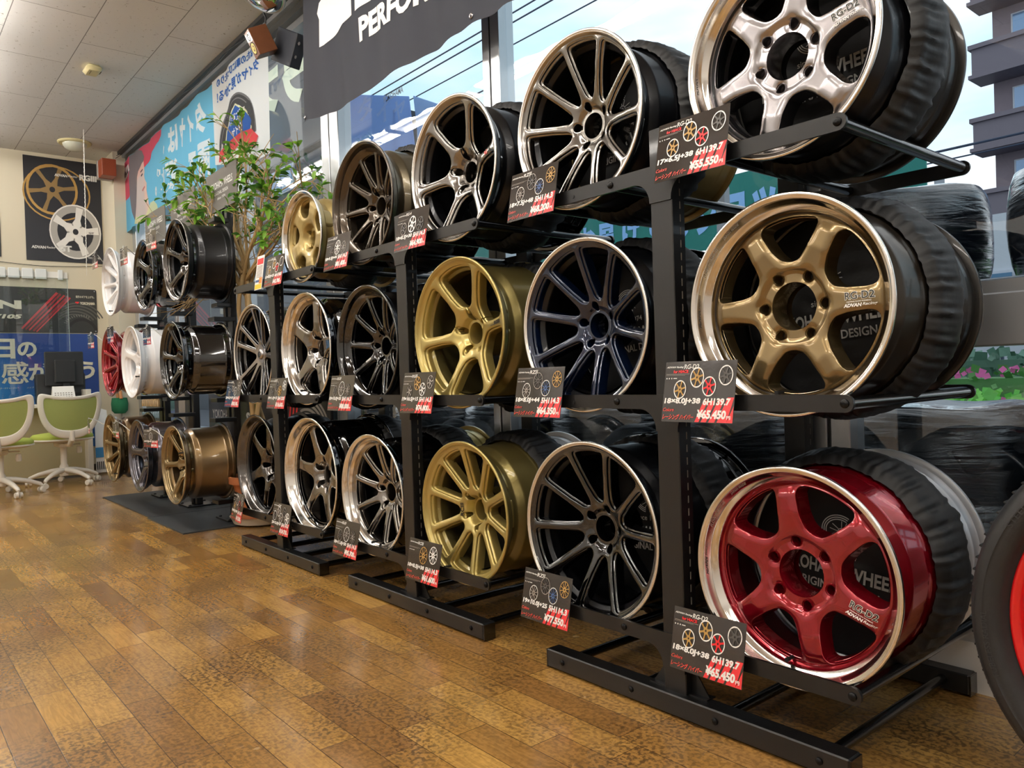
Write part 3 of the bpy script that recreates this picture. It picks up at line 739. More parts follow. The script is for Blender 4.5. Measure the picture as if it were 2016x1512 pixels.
# ------------------------------------------------------------------ steel wheel racks
XA, XBk, XC = -1.2441, -2.4721, -3.6631
RA, RB = .1645, .4623
ZT, ZM, ZO = 1.367, .7901, .1857
DEP = .645
def make_rack(x, label):
    t = thing('display_rack', label, 'wheel rack', (x, 0, 0), 0, 'black steel wheel racks')
    for front in (1, 0):
        y0, y1 = (0, .05) if front else (DEP-.05, DEP)
        mb = MB(); mb.bevbox(-.034, .034, y0, y1, .055, 1.478, .002)
        # side slots of the post: grey marks painted for light showing through
        p = mb.obj('post', [M_STEEL], t, smooth=0)
        mb = MB()
        for k in range(42):
            for sx in (-1, 1): mb.box(sx*.0342-.0002, sx*.0342+.0002, (y0+y1)/2+.004, (y0+y1)/2+.0075, .12+k*.032, .138+k*.032)
        mb.obj('slots', [mat('slot_painted_light', '6f6a62', rough=.6)], p, smooth=0)
        for z in (ZT, ZM, ZO):
            fy0, fy1 = (-.004, .004) if front else (DEP-.004, DEP+.004)
            pts = []; xe = RB
            def arc(cx, cz, r, a0, a1, n=10): return [(cx+r*math.cos(math.radians(a0+(a1-a0)*i/n)), cz+r*math.sin(math.radians(a0+(a1-a0)*i/n))) for i in range(n+1)]
            h = .0185
            pts += arc(xe, 0, h, -90, 90); pts += arc(-xe, 0, h, 90, 270)
            f = .052
            lo = -h
            pts += arc(-.034-f, lo-f, f, 90, 0, 8) + [(-.034, lo-f-.004), (.034, lo-f-.004)] + arc(.034+f, lo-f, f, 180, 90, 8)
            mb = MB(); mb.prism(pts, fy0, fy1, mi=0); r = mb.obj('shelf_rail', [M_STEEL], t, (0, 0, z), smooth=30)
            for bx in (-RB, -RA, RA, RB):
                s = -1 if front else 1; yb = fy0 if front else fy1
                mb = MB(); mb.lathe([(.0095, yb), (.0090, yb+s*.003), (.006, yb+s*.0055), (.0005, yb+s*.006)], 18, cx=bx); mb.lathe([(.003, yb+s*.0062), (.0003, yb+s*.0063)], 6, cx=bx)
                mb.obj('bolt', [M_BOLT], r)
        fy = (-.020, .032) if front else (DEP-.032, DEP+.015)
        mb = MB(); mb.bevbox(-.459, .459, fy[0], fy[1], .006, .058, .003); ft = mb.obj('foot', [M_STEEL], t, smooth=0)
        for sx in (-1, 1): mb = MB(); mb.bevbox(min(sx*.463, sx*.459), max(sx*.463, sx*.459), fy[0]+.002, fy[1]-.002, .002, .056, .001); mb.obj('end_cap', [M_ROD], ft, smooth=0)
        for bx in (-.3936, -.1309, .1309, .3936):
            s = -1 if front else 1; yb = fy[0] if front else fy[1]
            mb = MB(); mb.lathe([(.0085, yb), (.0080, yb+s*.003), (.0055, yb+s*.005), (.0005, yb+s*.0055)], 18, cx=bx, cz=.032); mb.obj('bolt', [M_BOLT], ft)
        for sx in (-1, 1):
            mb = MB(); ym = (y0+y1)/2; mb.prism([(sx*.034, .058), (sx*.085, .058), (sx*.085, .062), (sx*.040, .125), (sx*.034, .125)], ym-.002, ym+.002); mb.box(min(sx*.034, sx*.09), max(sx*.034, sx*.09), y0+.008, y1-.008, .058, .061); mb.obj('gusset', [M_STEEL], t, smooth=0)
    for z in (ZT, ZM, ZO):
        for bx in (-RB, -RA, RA, RB):
            mb = MB(); mb.cyl((bx, .004, z), (bx, DEP-.004, z), .0135, n=20); mb.cyl((bx, DEP+.004, z), (bx, DEP+.006, z), .012, n=16); mb.obj('support_rod', [M_ROD], t)
    for bx in (-.3936, -.1309, .1309, .3936):
        mb = MB(); mb.cyl((bx, .032, .032), (bx, DEP-.032, .032), .013, n=20); mb.obj('base_rod', [M_ROD], t)
    return t
rk = make_rack(XA, 'black steel wheel rack nearest the camera, holding the bronze and the big red wheel')
r2 = copy_tree(rk); r2.location.x = XBk; r2['label'] = 'middle black steel wheel rack, holding the two gold ten and six spoke wheels'
r3 = copy_tree(rk); r3.location.x = XC; r3['label'] = 'farthest of the black steel wheel racks, beside the potted tree'

# ------------------------------------------------------------------ wheels on the racks
D2TXT = [('RG-D2', .128, -.001, .060, .0155, 0, .03, 0), ('ADVAN Racing', .124, -.0165, .068, .0075, 1, .03, .25)]
def d2_marks(m1, m2, ring=M_INK):
    lines = [('RG-D2', .128, -.001, .061, .0155, 1, .050, 0, .005), ('RG-D2', .128, -.001, .061, .0155, 0, .005, 0), ('CASTING FLOW FORMING', .131, -.0075, .052, .0028, 1, .02, 0), ('ADVAN', .124, -.0175, .040, .0078, 1, .05, .2), ('Racing', .165, -.0175, .029, .0078, 1, .02, .3)]
    return [('spoke', dict(ang=0, mats=[m1, m2], lines=lines)),
            ('ring', dict(mats=[ring, mat('etch_grey', '8c8a86', metal=.6, rough=.4)], y=.0125, lines=[('ADVAN', 189, .2245, .043, .010, 0, .05, .1), ('Racing', 177, .2245, .034, .010, 0, .02, .2), ('FLOW FORMING', 158, .2245, .075, .006, 1, .02, 0), ('JAPAN MADE', 132, .2245, .05, .006, 1, .02, 0)]))]
def wall_marks(m, R, y, a1=190, a2=150, plate=None, r0=.225, racing=True):
    ln = [('ADVAN', a1, r0, .060, .017, 1, .05, .12)]
    if racing: ln.append(('Racing', a2, r0, .045, .015, 1, .02, .2))
    return [('wall', dict(mats=[plate or M_SBLACK, m], y=y, lines=ln))]
def rest_z(zr, R): return zr + math.sqrt((R+.014)**2 - ((RB-RA)/2)**2)
XO = (RB+RA)/2
def on_rack(xr, side, zr, R): return (xr+side*XO, .016, rest_z(zr, R))
R15, R17, R18, R19, R20 = .2103, .2350, .2478, .2602, .2730
G1 = None
def pair(xr, side, zr, R, W, label, dz, face, R2, W2, lab2, m2, cov, crot=0, **k):
    p = on_rack(xr, side, zr, R)
    wheel('alloy_wheel', label, dz, R, W, face, loc=p, **k)
    p2 = (xr+side*XO, .016+W+.012, rest_z(zr, R2))
    wheel('alloy_wheel', lab2, 'ten_thin' if dz != 'six_broad' else 'six_broad', R2, W2, m2, loc=p2)
    cover(cov, xr+side*XO, p2[2], max(R, R2)+.003, p2[1]-.006, 0, crot, True)
hd = dict
# rack A
pair(XA, 1, ZT, R17, .190, 'machined silver six spoke wheel with RG-D2 lettering, top shelf nearest the camera', 'six_broad', M_SMACH, R17+.006, .215,
     'satin dark grey barrel behind the machined silver six spoke wheel on the top shelf', M_DGRAPH, 'black cloth bag behind the silver six spoke wheel on the top shelf', 4,
     lip_m=M_POL, barrel_m=M_SBLACK, rot=15, marks=d2_marks(M_INK, M_PRINTW))
pair(XA, -1, ZT, R18, .215, 'smoky chrome ten spoke wheel, largest on the top shelf beside the silver six spoke', 'ten_thin', M_HYPER, R18, .24,
     'gold lipped wheel behind the smoky chrome ten spoke wheel on the top shelf', M_GOLD2, 'black cloth bag rising behind the smoky chrome ten spoke wheel', 3,
     barrel_m=M_SBLACK, ring_m=M_MACH, rot=12, marks=wall_marks(mat('emboss_silver', 'b4afa6', metal=.8, rough=.3), R18, .040, 192, 156, M_HYPD))
pair(XA, 1, ZM, R18, .227, 'bronze six spoke wheel with polished lip and RG-D2 lettering, middle shelf', 'six_broad', M_BRONZE, R18, .225,
     'dark graphite wheel behind the bronze six spoke wheel on the middle shelf', M_DGRAPH, 'black ruffled cloth bag behind the bronze six spoke wheel', 5,
     lip_m=M_POL, barrel_m=mat('dark_brown_barrel', '3b352e', metal=.75, rough=.33, coat=.3), rot=1, marks=d2_marks(M_INK, M_WHITE))
pair(XA, -1, ZM, R18, .227, 'dark navy ten spoke wheel with thin bright rim edge, middle shelf', 'ten_thin', M_NAVY, R18, .225,
     'black wheel behind the navy ten spoke wheel on the middle shelf', M_GBLACK, 'black cloth bag behind the navy ten spoke wheel', 8,
     barrel_m=M_SBLACK, ring_m=M_MACH, rot=6, marks=wall_marks(M_WHITE, R18, .040, 190, 152, M_SBLACK))
pair(XA, 1, ZO, R18, .227, 'candy red six spoke wheel with polished lip and RG-D2 lettering, bottom shelf', 'six_broad', M_RED, R18, .225,
     'bare silver barrel behind the candy red six spoke wheel', M_SILV, 'black ruffled cloth bag behind the candy red wheel', -6,
     lip_m=M_POL, barrel_m=M_RED, rot=-21, valve=-97, marks=d2_marks(M_INK, M_WHITE))
pair(XA, -1, ZO, R19, .280, 'gloss black ten spoke wheel with thin bright rim edge, bottom shelf', 'ten_thin', M_GBLACK, R18, .225,
     'gloss black wheel with shiny rear rim behind the black ten spoke wheel, bottom shelf', M_GBLACK, 'black cloth bag behind the gloss black ten spoke wheel', 2,
     barrel_m=M_SBLACK, ring_m=M_MACH, rot=-16, marks=wall_marks(mat('print_silver', 'bdbab2', rough=.5), R19, .044, 186, 142, M_SBLACK))
# rack B
M_BRS = mat('brown_satin_barrel', '2b2622', metal=.6, rough=.35, coat=.2)
pair(XBk, 1, ZT, R18, .240, 'smoky chrome slim six spoke wheel with RG-4 lettering on one spoke', 'six_slim', M_HYPER, R18, .22,
     'black wheel behind the RG-4 six spoke wheel', M_GBLACK, 'black cloth bag behind the RG-4 six spoke wheel', 2,
     barrel_m=M_SBLACK, ring_m=M_MACH, rot=8, marks=wall_marks(mat('emboss_silver', 'b4afa6'), R18, .040, 192, 160, M_HYPD)+[('spoke', dict(ang=0, mats=[M_REDP, M_INK], lines=[('RG', .150, -.008, .024, .013, 0, .03, .1), ('-4', .176, -.008, .020, .013, 1, .03, .1)]))])
pair(XBk, -1, ZT, R18, .230, 'dark bronze ten spoke wheel on the top shelf of the middle rack', 'ten_thin_deep', M_DBRONZE, R18, .22,
     'dark bronze wheel behind the dark bronze ten spoke wheel', M_DBRONZE, 'black cloth bag behind the dark bronze ten spoke wheel', 0,
     barrel_m=mat('olive_bronze_barrel', '58503f', metal=.8, rough=.3, coat=.3), rot=20)
pair(XBk, 1, ZM, R19, .292, 'gold slim six spoke wheel on the middle shelf', 'six_slim', M_GOLD, R18, .22,
     'black wheel behind the gold six spoke wheel', M_SBLACK, 'black cloth bag behind the gold six spoke wheel', 0, 
     barrel_m=mat('olive_gold_barrel', '7d7040', metal=.7, rough=.36, coat=.3), rot=7, marks=wall_marks(mat('emboss_gold', 'd0bd84', metal=.7, rough=.3), R19, .044, 196, 166, M_GOLD)+[('spoke', dict(ang=0, mats=[M_INK], lines=[('RGIII', .172, -.006, .040, .012, 0, .05, 0), ('ADVAN Racing', .142, -.006, .028, .004, 0, .03, .1)]))])
pair(XBk, -1, ZM, R18, .280, 'gloss black deep ten spoke wheel on the middle shelf of the middle rack', 'ten_thin_deep', M_GBLACK, R18, .22,
     'black wheel behind the gloss black deep ten spoke wheel', M_SBLACK, 'black cloth bag behind the gloss black deep ten spoke wheel', 0,
     barrel_m=M_SBLACK, rot=14, marks=[('spoke', dict(ang=198, mats=[M_WHITE], lines=[('ADVAN', .090, -.006, .03, .009, 0, .04, .1)]))])
pair(XBk, 1, ZO, R18, .240, 'gold ten spoke wheel with black RCIII lettering on the bottom shelf', 'ten_straight', M_GOLD, R18, .22,
     'silver white wheel behind the gold ten spoke wheel', M_WHITEP, 'black cloth bag behind the gold ten spoke wheel', 3,
     barrel_m=mat('olive_gold_barrel', '7d7040'), rot=-14, marks=[('spoke', dict(ang=104, mats=[M_INK], lines=[('RCIII', -.024, .060, .046, .014, 0, .03, 0)]))])
pair(XBk, -1, ZO, R18, .305, 'silver ten spoke wheel with deep polished lip on the bottom shelf', 'ten_thin_deep', M_HYPER, R18, .20,
     'gold wheel behind the silver ten spoke wheel with deep lip', M_GOLD, 'black cloth bag behind the silver ten spoke wheel with deep lip', 0,
     lip_m=M_POL, barrel_m=M_GBLACK, rot=4)
# rack C
pair(XC, 1, ZT, R15, .227, 'small matt gold five spoke wheel with polished lip on the far rack', 'five_fat', M_GOLD2, R15, .2,
     'small gold wheel behind the matt gold five spoke wheel', M_GOLD2, 'black cloth bag behind the small matt gold wheel', 0,
     lip_m=M_POL, barrel_m=M_GOLD2, rot=6, hub_m=M_GOLD2)
pair(XC, 1, ZM, R19, .300, 'silver five spoke wheel with wide polished lip on the far rack, middle shelf', 'five_lip', M_HYPER, R18, .2,
     'black wheel behind the silver five spoke wheel', M_SBLACK, 'black cloth bag behind the silver five spoke wheel', 0,
     lip_m=M_POL, barrel_m=M_GBLACK, rot=-12)
pair(XC, -1, ZM, R19, .235, 'black and silver twin spoke wheel with centre cap, half hidden by the far rack post', 'five_split', M_SMACH, R18, .2,
     'black wheel behind the black and silver twin spoke wheel', M_SBLACK, 'black cloth bag behind the black and silver twin spoke wheel', 0,
     lip_m=M_GBLACK, barrel_m=M_GBLACK, ring_m=M_MACH, rot=-10, side_m=M_GBLACK, hub_m=M_GBLACK)
pair(XC, 1, ZO, R20, .330, 'silver six spoke wheel with wide polished lip on the far rack, bottom shelf', 'six_lip', M_HYPER, R18, .2,
     'white wheel behind the silver six spoke wheel', M_WHITEP, 'black cloth bag behind the silver six spoke wheel with wide lip', 0,
     lip_m=M_POL, barrel_m=M_GBLACK, rot=-10)
pair(XC, -1, ZO, R20, .260, 'dark chrome six spoke wheel half hidden by the far rack post, bottom shelf', 'six_lip', M_HYPD, R18, .2,
     'black wheel behind the dark chrome six spoke wheel', M_SBLACK, 'black cloth bag behind the dark chrome six spoke wheel', 0,
     lip_m=M_HYPD, barrel_m=M_SBLACK, rot=20)
# the tyre standing at the right edge
t = wheel('mounted_wheel', 'bright red wheel with black tyre standing at the right edge of the racks', 'six_lip', .290, .24, M_RED2, loc=(-.204, 0, .417), rot=10)
mb = MB(); Rr, Rt = .290, .357
mb.lathe([(Rr-.012, .008), (Rr+.002, .002), (Rr+.006, -.010), (Rr+.018, -.020), (Rr+.030, -.022), (Rr+.034, -.0215), (Rr+.036, -.023), (Rr+.046, -.020), (Rr+.058, -.008), (Rt-.004, .010), (Rt-.001, .022), (Rt, .06), (Rt-.004, .062), (Rt-.004, .070), (Rt, .072), (Rt+.001, .118), (Rt-.004, .120), (Rt-.004, .130), (Rt+.001, .132), (Rt, .19), (Rt-.004, .225), (Rr+.05, .245), (Rr+.02, .255), (Rr-.005, .240)], 160)
ty = mb.obj('tyre', [M_RUB], t, (0, 0, .290), smooth=50)
mb = MB()
for k in range(96):
    a = 2*PI*k/96
    M = Matrix.Rotation(-a, 4, 'Y')
    mb.box(Rt-.006, Rt+.0012, .012, .055, -.0016, .0016, M=M)
mb.obj('tread_block', [mat('tyre_groove', '0c0c0d', rough=.7)], ty, smooth=0)
mb = MB()
for tx, a0 in (('TUBELESS RADIAL', 200), ('STEEL BELTED', 150), ('245/40R20', 250)):
    def fn(u, v, a0=a0):
        an = math.radians(a0)-u/.325; rr = .318+v; return (rr*math.cos(an), -.0235, rr*math.sin(an))
    put_text(mb, tx, 0, 0, .12, .010, 0, .01, 0, fn=fn, cut=.01)
mb.m = [0]*len(mb.f)
for k in range(70):
    a0 = 165+k*.6
    a = math.radians(a0); a2 = math.radians(a0+4)
    if k % 2 == 0: mb.add([(.338*math.cos(a), -.0215, .338*math.sin(a)), (.3385*math.cos(a+.004), -.0215, .3385*math.sin(a+.004)), (.345*math.cos(a2+.004), -.0165, .345*math.sin(a2+.004)), (.345*math.cos(a2), -.0165, .345*math.sin(a2))], [(0, 1, 2, 3)])
mb.obj('sidewall_relief', [mat('rubber_relief', '26272a', rough=.45)], ty, smooth=0, fixn=False)
mb = MB(); 
t2 = thing('tyre_stand', 'low black cradle under the mounted tyre at the right edge', 'stand', (-.204, .11, 0))
mb.bevbox(-.16, .16, -.09, .09, .0, .02, .003); mb.bevbox(-.17, -.13, -.08, .08, .02, .118, .004); mb.bevbox(.13, .17, -.08, .08, .02, .118, .004)
mb.obj('cradle', [M_STEEL], t2, smooth=0)

# ------------------------------------------------------------------ price cards
CW, CH = .205, .148
M_STR = mat('card_red', 'e5343a', rough=.3, coat=.5)
M_STXT = mat('card_red_text', 'd8483f', rough=.4)
M_GREYP = mat('card_grey_print', '8d8780', rough=.5)
M_CGOLD = mat('print_gold', 'b08a4a', rough=.5); M_CBLUE = mat('print_blue', '3b5685', rough=.5); M_CDARK = mat('print_dark_wheel', '4a4745', rough=.5)
CM = [M_PRINTW, M_STR, M_STXT, M_GREYP, M_CGOLD, M_CBLUE, M_REDP, M_CDARK, M_WHITE]
def flat_wheel(mb, cx, cz, r, n, mi, rim=0, sx=1.0, y=-.0016, hw=.10, tilt=0, fn=None, rw=.11, y2=.0002):
    F = fn or (lambda a, b, dy: (a, y-dy, b))
    def ring(r0, r1, m, dy):
        k = 28; q = []
        for i in range(k):
            a = 2*PI*i/k; q += [F(cx+sx*r0*math.cos(a), cz+r0*math.sin(a), dy), F(cx+sx*r1*math.cos(a), cz+r1*math.sin(a), dy)]
        mb.add(q, [(2*i, 2*i+1, (2*i+3) % (2*k), (2*i+2) % (2*k)) for i in range(k)], m)
    ring(r*(1-rw), r, rim, 0)
    ring(r*.11, r*.25, mi, 0)
    for i in range(n):
        a = 2*PI*i/n+tilt; c, s = math.cos(a), math.sin(a); q = []
        for u, w in ((.22, hw*1.5), (.45, hw*.75), (.90, hw)):
            for k in (-1, 1): q.append(F(cx+sx*r*(u*c-k*w*s), cz+r*(u*s+k*w*c), y2))
        mb.add(q, [(0, 1, 3, 2), (2, 3, 5, 4)], mi)
def price_card(x, z_top, title, size, price, cols, n, label, y=-.039, rx=-10.5, rz=0, scale=1.0, red2=None, kana='レーシング ハイパー', parent_group='price cards on the racks', ylean=None, clip=False, tail=''):
    t = thing('price_card', label, 'price card', (x, y, z_top-CH*scale*.985), 0, parent_group)
    t.rotation_euler = (math.radians(rx), 0, math.radians(rz)); t.scale = (scale,)*3
    # slightly warped board
    mb = MB(); nx = 8; vs = []
    def wy(u): return .0012*math.sin(u/CW*PI)
    for yy in (0, .0010):
        for i in range(nx+1):
            for zz in (0, CH): vs.append((CW*i/nx, yy-wy(CW*i/nx), zz))
    o = (nx+1)*2; fs = []
    for i in range(nx):
        a = 2*i; fs += [(a, a+2, a+3, a+1), (o+a, o+a+1, o+a+3, o+a+2), (a, o+a, o+a+2, a+2), (a+1, a+3, o+a+3, o+a+1)]
    fs += [(0, 1, o+1, o), (2*nx, o+2*nx, o+2*nx+1, 2*nx+1)]
    mb.add(vs, fs); mb.obj('board', [M_CARD], t, smooth=30)
    Y = -.0004
    def F(a, b, dy=0): return (a, Y-wy(a)-dy, b)
    mb = MB()
    # red stripes lower right
    for k, (b0, b1, zt) in enumerate([(.100, .112, .052), (.118, .133, .052), (.139, .156, .056), (.162, .188, .060)]):
        sl = .42
        top = zt
        mb.add([F(b0, .001), F(b1, .001), F(min(b1+sl*top, CW-.001), top), F(min(b0+sl*top, CW-.003), top)], [(0, 1, 2, 3)], 1)
    mb.add([F(.188, .001), F(CW-.001, .001), F(CW-.001, .040)], [(0, 1, 2)], 1)
    mb.obj('red_stripes', CM, t, smooth=0, fixn=False)
    mb = MB(); G = lambda a, b: F(a, b, .0005)
    put_text(mb, 'ADVAN Racing', .004, .131, .052, .0055, 0, .04, .3, fn=G)
    w = {'RG-D2': .044}.get(title, .036)
    put_text(mb, title, .057, .129, w, .0115, 0, .03, .15, fn=G)
    if red2: put_text(mb, red2, .026, .1195, .045, .0075, 6, .04, 0, fn=G)
    mb.add([F(.004, .1165, .0005), F(.075, .1165, .0005), F(.075, .1175, .0005), F(.004, .1175, .0005)], [(0, 1, 2, 3)], 3)
    mb.add([F(.004, .1140, .0005), F(.062, .1140, .0005), F(.062, .1148, .0005), F(.004, .1148, .0005)], [(0, 1, 2, 3)], 3)
    for k in range(3):
        cx = .007+k*.0075; mb.add([F(cx+.0018*math.cos(a*PI/4), .1065+.0018*math.sin(a*PI/4), .0005) for a in range(8)], [tuple(range(8))], 0)
    mb.add([F(.027, .1055, .0005), F(.038, .1055, .0005), F(.038, .1075, .0005), F(.027, .1075, .0005)], [(0, 1, 2, 3)], 0)
    a, b = size
    put_text(mb, a, .005, .041, .108, .0175, 8, .045, .08, fn=G)
    put_text(mb, b, .120, .041, .076, .0175, 8, .045, .08, fn=G)
    put_text(mb, 'Colors', .003, .0255, .034, .0085, 2, .015, .35, fn=G)
    put_text(mb, kana, .003, .0055, .094, .0135, 2, .03, .3, fn=G)
    put_text(mb, '¥'+price, .106, .009, .080, .0215, 8, .05, .1, fn=G)
    put_text(mb, '円', .1875, .0085, .0105, .0085, 8, .03, 0, fn=G)
    mb.obj('printed_text', CM, t, smooth=0, fixn=False)
    mb = MB()
    spots = {4: [(.050, .079, .023), (.098, .108, .025), (.134, .086, .024), (.178, .112, .024)], 3: [(.052, .082, .024), (.106, .092, .031), (.158, .086, .026)], 2: [(.100, .095, .031), (.160, .104, .031)],
             5: [(.034, .085, .024), (.076, .108, .024), (.104, .080, .024), (.135, .110, .024), (.172, .083, .027)]}[len(cols)]
    for (cx, cz, r), (rim, mi) in zip(spots, cols):
        flat_wheel(mb, cx, cz, r, n, mi, rim, .80, hw=.11 if n < 8 else .055, tilt=.25, fn=lambda p, q, dy: F(p, q, .0008+dy), rw=.13 if n < 8 else .09)
    mb.obj('wheel_pictures', CM, t, smooth=0, fixn=False)
    mb = MB()
    if clip: mb.box(CW*.44, CW*.56, -.002, .006, CH-.010, CH+.016)
    else: mb.box(.07, .135, .0012, .0090, CH*.12, CH*.34) 
    mb.obj('clip' if clip else 'magnet', [mat('clear_plastic', 'b9b9b4', rough=.2, coat=.5) if clip else M_ROD], t, smooth=0)
    return t
W4 = [(8, 0), (8, 4), (8, 6), (8, 7)]
RZC = [(0, 3), (3, 7), (0, 5), (4, 4)]
RSC = [(3, 7), (0, 3), (7, 3)]
zT, zM_, zO_ = ZT+.108, ZM+.100, ZO+.098
D2C = [(8, 4), (8, 4), (8, 6), (8, 7)]
price_card(XA+.012, zT, 'RG-D2', ('17×6.5J+38', '6H139.7'), '55.550', D2C, 6, 'price card reading 17×6.5J+38, 55.550, under the silver six spoke wheel', red2='for HIACE')
price_card(XA-.556, zT, 'RZⅡ', ('18×7.5J+48', '5H114.3'), '68.200', RZC, 10, 'price card reading 18×7.5J+48, clipped under the smoky chrome ten spoke wheel')
price_card(XA+.012, zM_, 'RG-D2', ('18×8.0J+38', '6H139.7'), '65.450', D2C, 6, 'price card 65.450 under the bronze six spoke wheel', red2='for HIACE')
price_card(XA-.556, zM_, 'RZⅡ', ('18×8.0J+44', '5H114.3'), '64.350', RZC, 10, 'price card 64.350 under the navy ten spoke wheel')
price_card(XA+.016, zO_, 'RG-D2', ('18×8.0J+38', '6H139.7'), '65.450', D2C, 6, 'price card 65.450 under the candy red wheel', red2='for HIACE')
price_card(XA-.552, zO_, 'RZⅡ', ('19×10.0J+25', '5H114.3'), '77.550', RZC, 10, 'price card 77.550 under the gloss black ten spoke wheel')
price_card(XBk+.020, zT, 'RG-4', ('18×8.5J+30', '5H114.3'), '64.900', [(3, 7), (8, 8), (7, 7)], 6, 'price card 64.900 under the smoky chrome RG-4 six spoke wheel')
price_card(XBk-.548, zT, 'RS-DF', ('18×9.5J+44', '5H114.3'), '81.400', [(7, 7), (8, 8), (3, 3)], 10, 'price card 81.400 under the dark bronze ten spoke wheel')
price_card(XBk+.024, zM_, 'RGⅢ', ('19×10.5J+15', '5H114.3'), '74.800', [(7, 3), (4, 4), (0, 0), (3, 3)], 6, 'price card 74.800 under the gold six spoke wheel')
price_card(XBk-.556, zM_, 'RS-DF', ('18×10.0J+35', '5H114.3'), '88.000', RSC, 10, 'price card 88.000 under the gloss black deep ten spoke wheel')
price_card(XBk+.026, zO_, 'RCⅢ', ('18×8.5J+38', '5H114.3'), '61.600', [(4, 4), (8, 8)], 10, 'price card 61.600 under the gold ten spoke wheel')
price_card(XBk-.556, zO_, 'RS-DF', ('18×11.0J+30', '5H114.3'), '95.700', RSC, 10, 'price card 95.700 under the silver ten spoke wheel with deep lip')
price_card(XC+.004, zT, 'RG-D2', ('15×8.0J+35', '4H100'), '48.700', D2C, 5, 'price card beside the small matt gold wheel, on the far rack')
price_card(XC-.014, zM_, 'GT', ('19×11.0J+15', '5H120'), '116.600', [(7, 7), (3, 7), (4, 4), (0, 0)], 6, 'price card under the silver five spoke wheel with wide lip')
price_card(XC-.590, zM_, 'AVS', ('20×8.5J+38', '5H114.3'), '100.100', [(3, 3), (3, 3), (0, 3), (3, 3)], 5, 'price card under the black and silver twin spoke wheel')
price_card(XC-.022, zO_, 'GT', ('20×12.0J+20', '5H114.3'), '134.750', [(0, 7), (0, 3), (0, 3), (3, 7), (8, 8)], 6, 'price card with five wheel pictures under the silver six spoke wheel')
price_card(XC-.556, zO_, 'TC-4', ('18×8.5J+38', '5H114.3'), '115.500', [(3, 4), (8, 7), (6, 7), (3, 3)], 6, 'price card under the dark chrome six spoke wheel of the far rack', rz=-6)
# leaflet
t = thing('paper_leaflet', 'small white leaflet with red, blue and yellow bands on the far rack', 'leaflet', (XC-.135, -.03, ZT-.035)); t.rotation_euler = (math.radians(-8), 0, 0)
mb = MB(); mb.box(0, .090, 0, .001, 0, .172); mb.obj('sheet', [M_WHITE], t, smooth=0)
mb = MB(); Y = -.0006
for a, b, c, d, m in [(.008, .082, .128, .158, 0), (.006, .060, .038, .050, 1), (.004, .086, .004, .028, 2), (.050, .086, .030, .060, 3)]: mb.add([(a, Y, c), (b, Y, c), (b, Y, d), (a, Y, d)], [(0, 1, 2, 3)], m)
for k in range(9): mb.add([(.010, Y, .062+k*.007), (.080, Y, .062+k*.007), (.080, Y, .065+k*.007), (.010, Y, .065+k*.007)], [(0, 1, 2, 3)], 4)
mb.obj('printing', [M_REDP, M_CBLUE, mat('print_yellow', 'e3c62c'), mat('print_orange', 'd98a3a'), M_GREYP], t, smooth=0, fixn=False)

# ------------------------------------------------------------------ three display stands on the rubber mat
M_MAT = mat('rubber_mat', '2a2d2f', rough=.55, bump=.1, bscale=120)
for x0, x1, n in ((-6.78, -5.455, 'left'), (-5.445, -4.70, 'right')):
    mb = MB(); mb.box(x0, x1, -.125 if n == 'left' else -.145, .55, 0, .008)
    tag(mb.obj('floor_mat', [M_MAT], smooth=0), 'dark grey rubber floor mat under the wheel stands, %s one' % ('far left' if n == 'left' else 'nearer'), 'mat', 'rubber mats under the stands')
stands = [(-6.42, 'farthest left'), (-5.74, 'middle'), (-4.96, 'nearest')]
stand_wheels = []
for i, (x, nm) in enumerate(stands):
    t = thing('wheel_stand', 'black post stand carrying three single wheels, %s of the three stands on the mat' % nm, 'wheel stand', (x, .27, 0), 0, 'black post stands')
    mb = MB(); mb.bevbox(-.11, .11, -.10, .10, .008, .018, .002); b = mb.obj('base_plate', [M_STEEL], t, smooth=0)
    mb = MB()
    for sx in (-1, 1):
        for sy in (-1, 1): mb.lathe([(.011, .018), (.010, .024), (.002, .026)], 12, axis='Z', cx=sx*.088, cz=sy*.078)
    mb.obj('bolts', [M_BOLT], b)
    for sx in (-1, 1):
        mb = MB(); mb.bevbox(sx*.042-.020, sx*.042+.020, -.022, .022, .018, 2.0, .003); mb.obj('post', [M_STEEL], t, smooth=0)
    mb = MB(); mb.box(-.27, .27, -.028, -.024, 1.985, 2.24); hb = mb.obj('header_board', [mat('header_grey', '58554f', rough=.7)], t, smooth=0)
    mb = MB(); Y = -.0288
    put_text(mb, 'YOKOHAMA WHEELS', -.20, 2.125, .40, .045, 0, .01, 0, y=Y); put_text(mb, 'ORIGINAL DESIGN', -.12, 2.085, .24, .022, 0, .01, 0, y=Y); put_text(mb, 'since 1974', -.07, 2.052, .14, .018, 0, .01, 0, y=Y)
    mb.obj('header_lettering', [M_PRINTW], hb, smooth=0, fixn=False)
    stand_wheels.append(t)
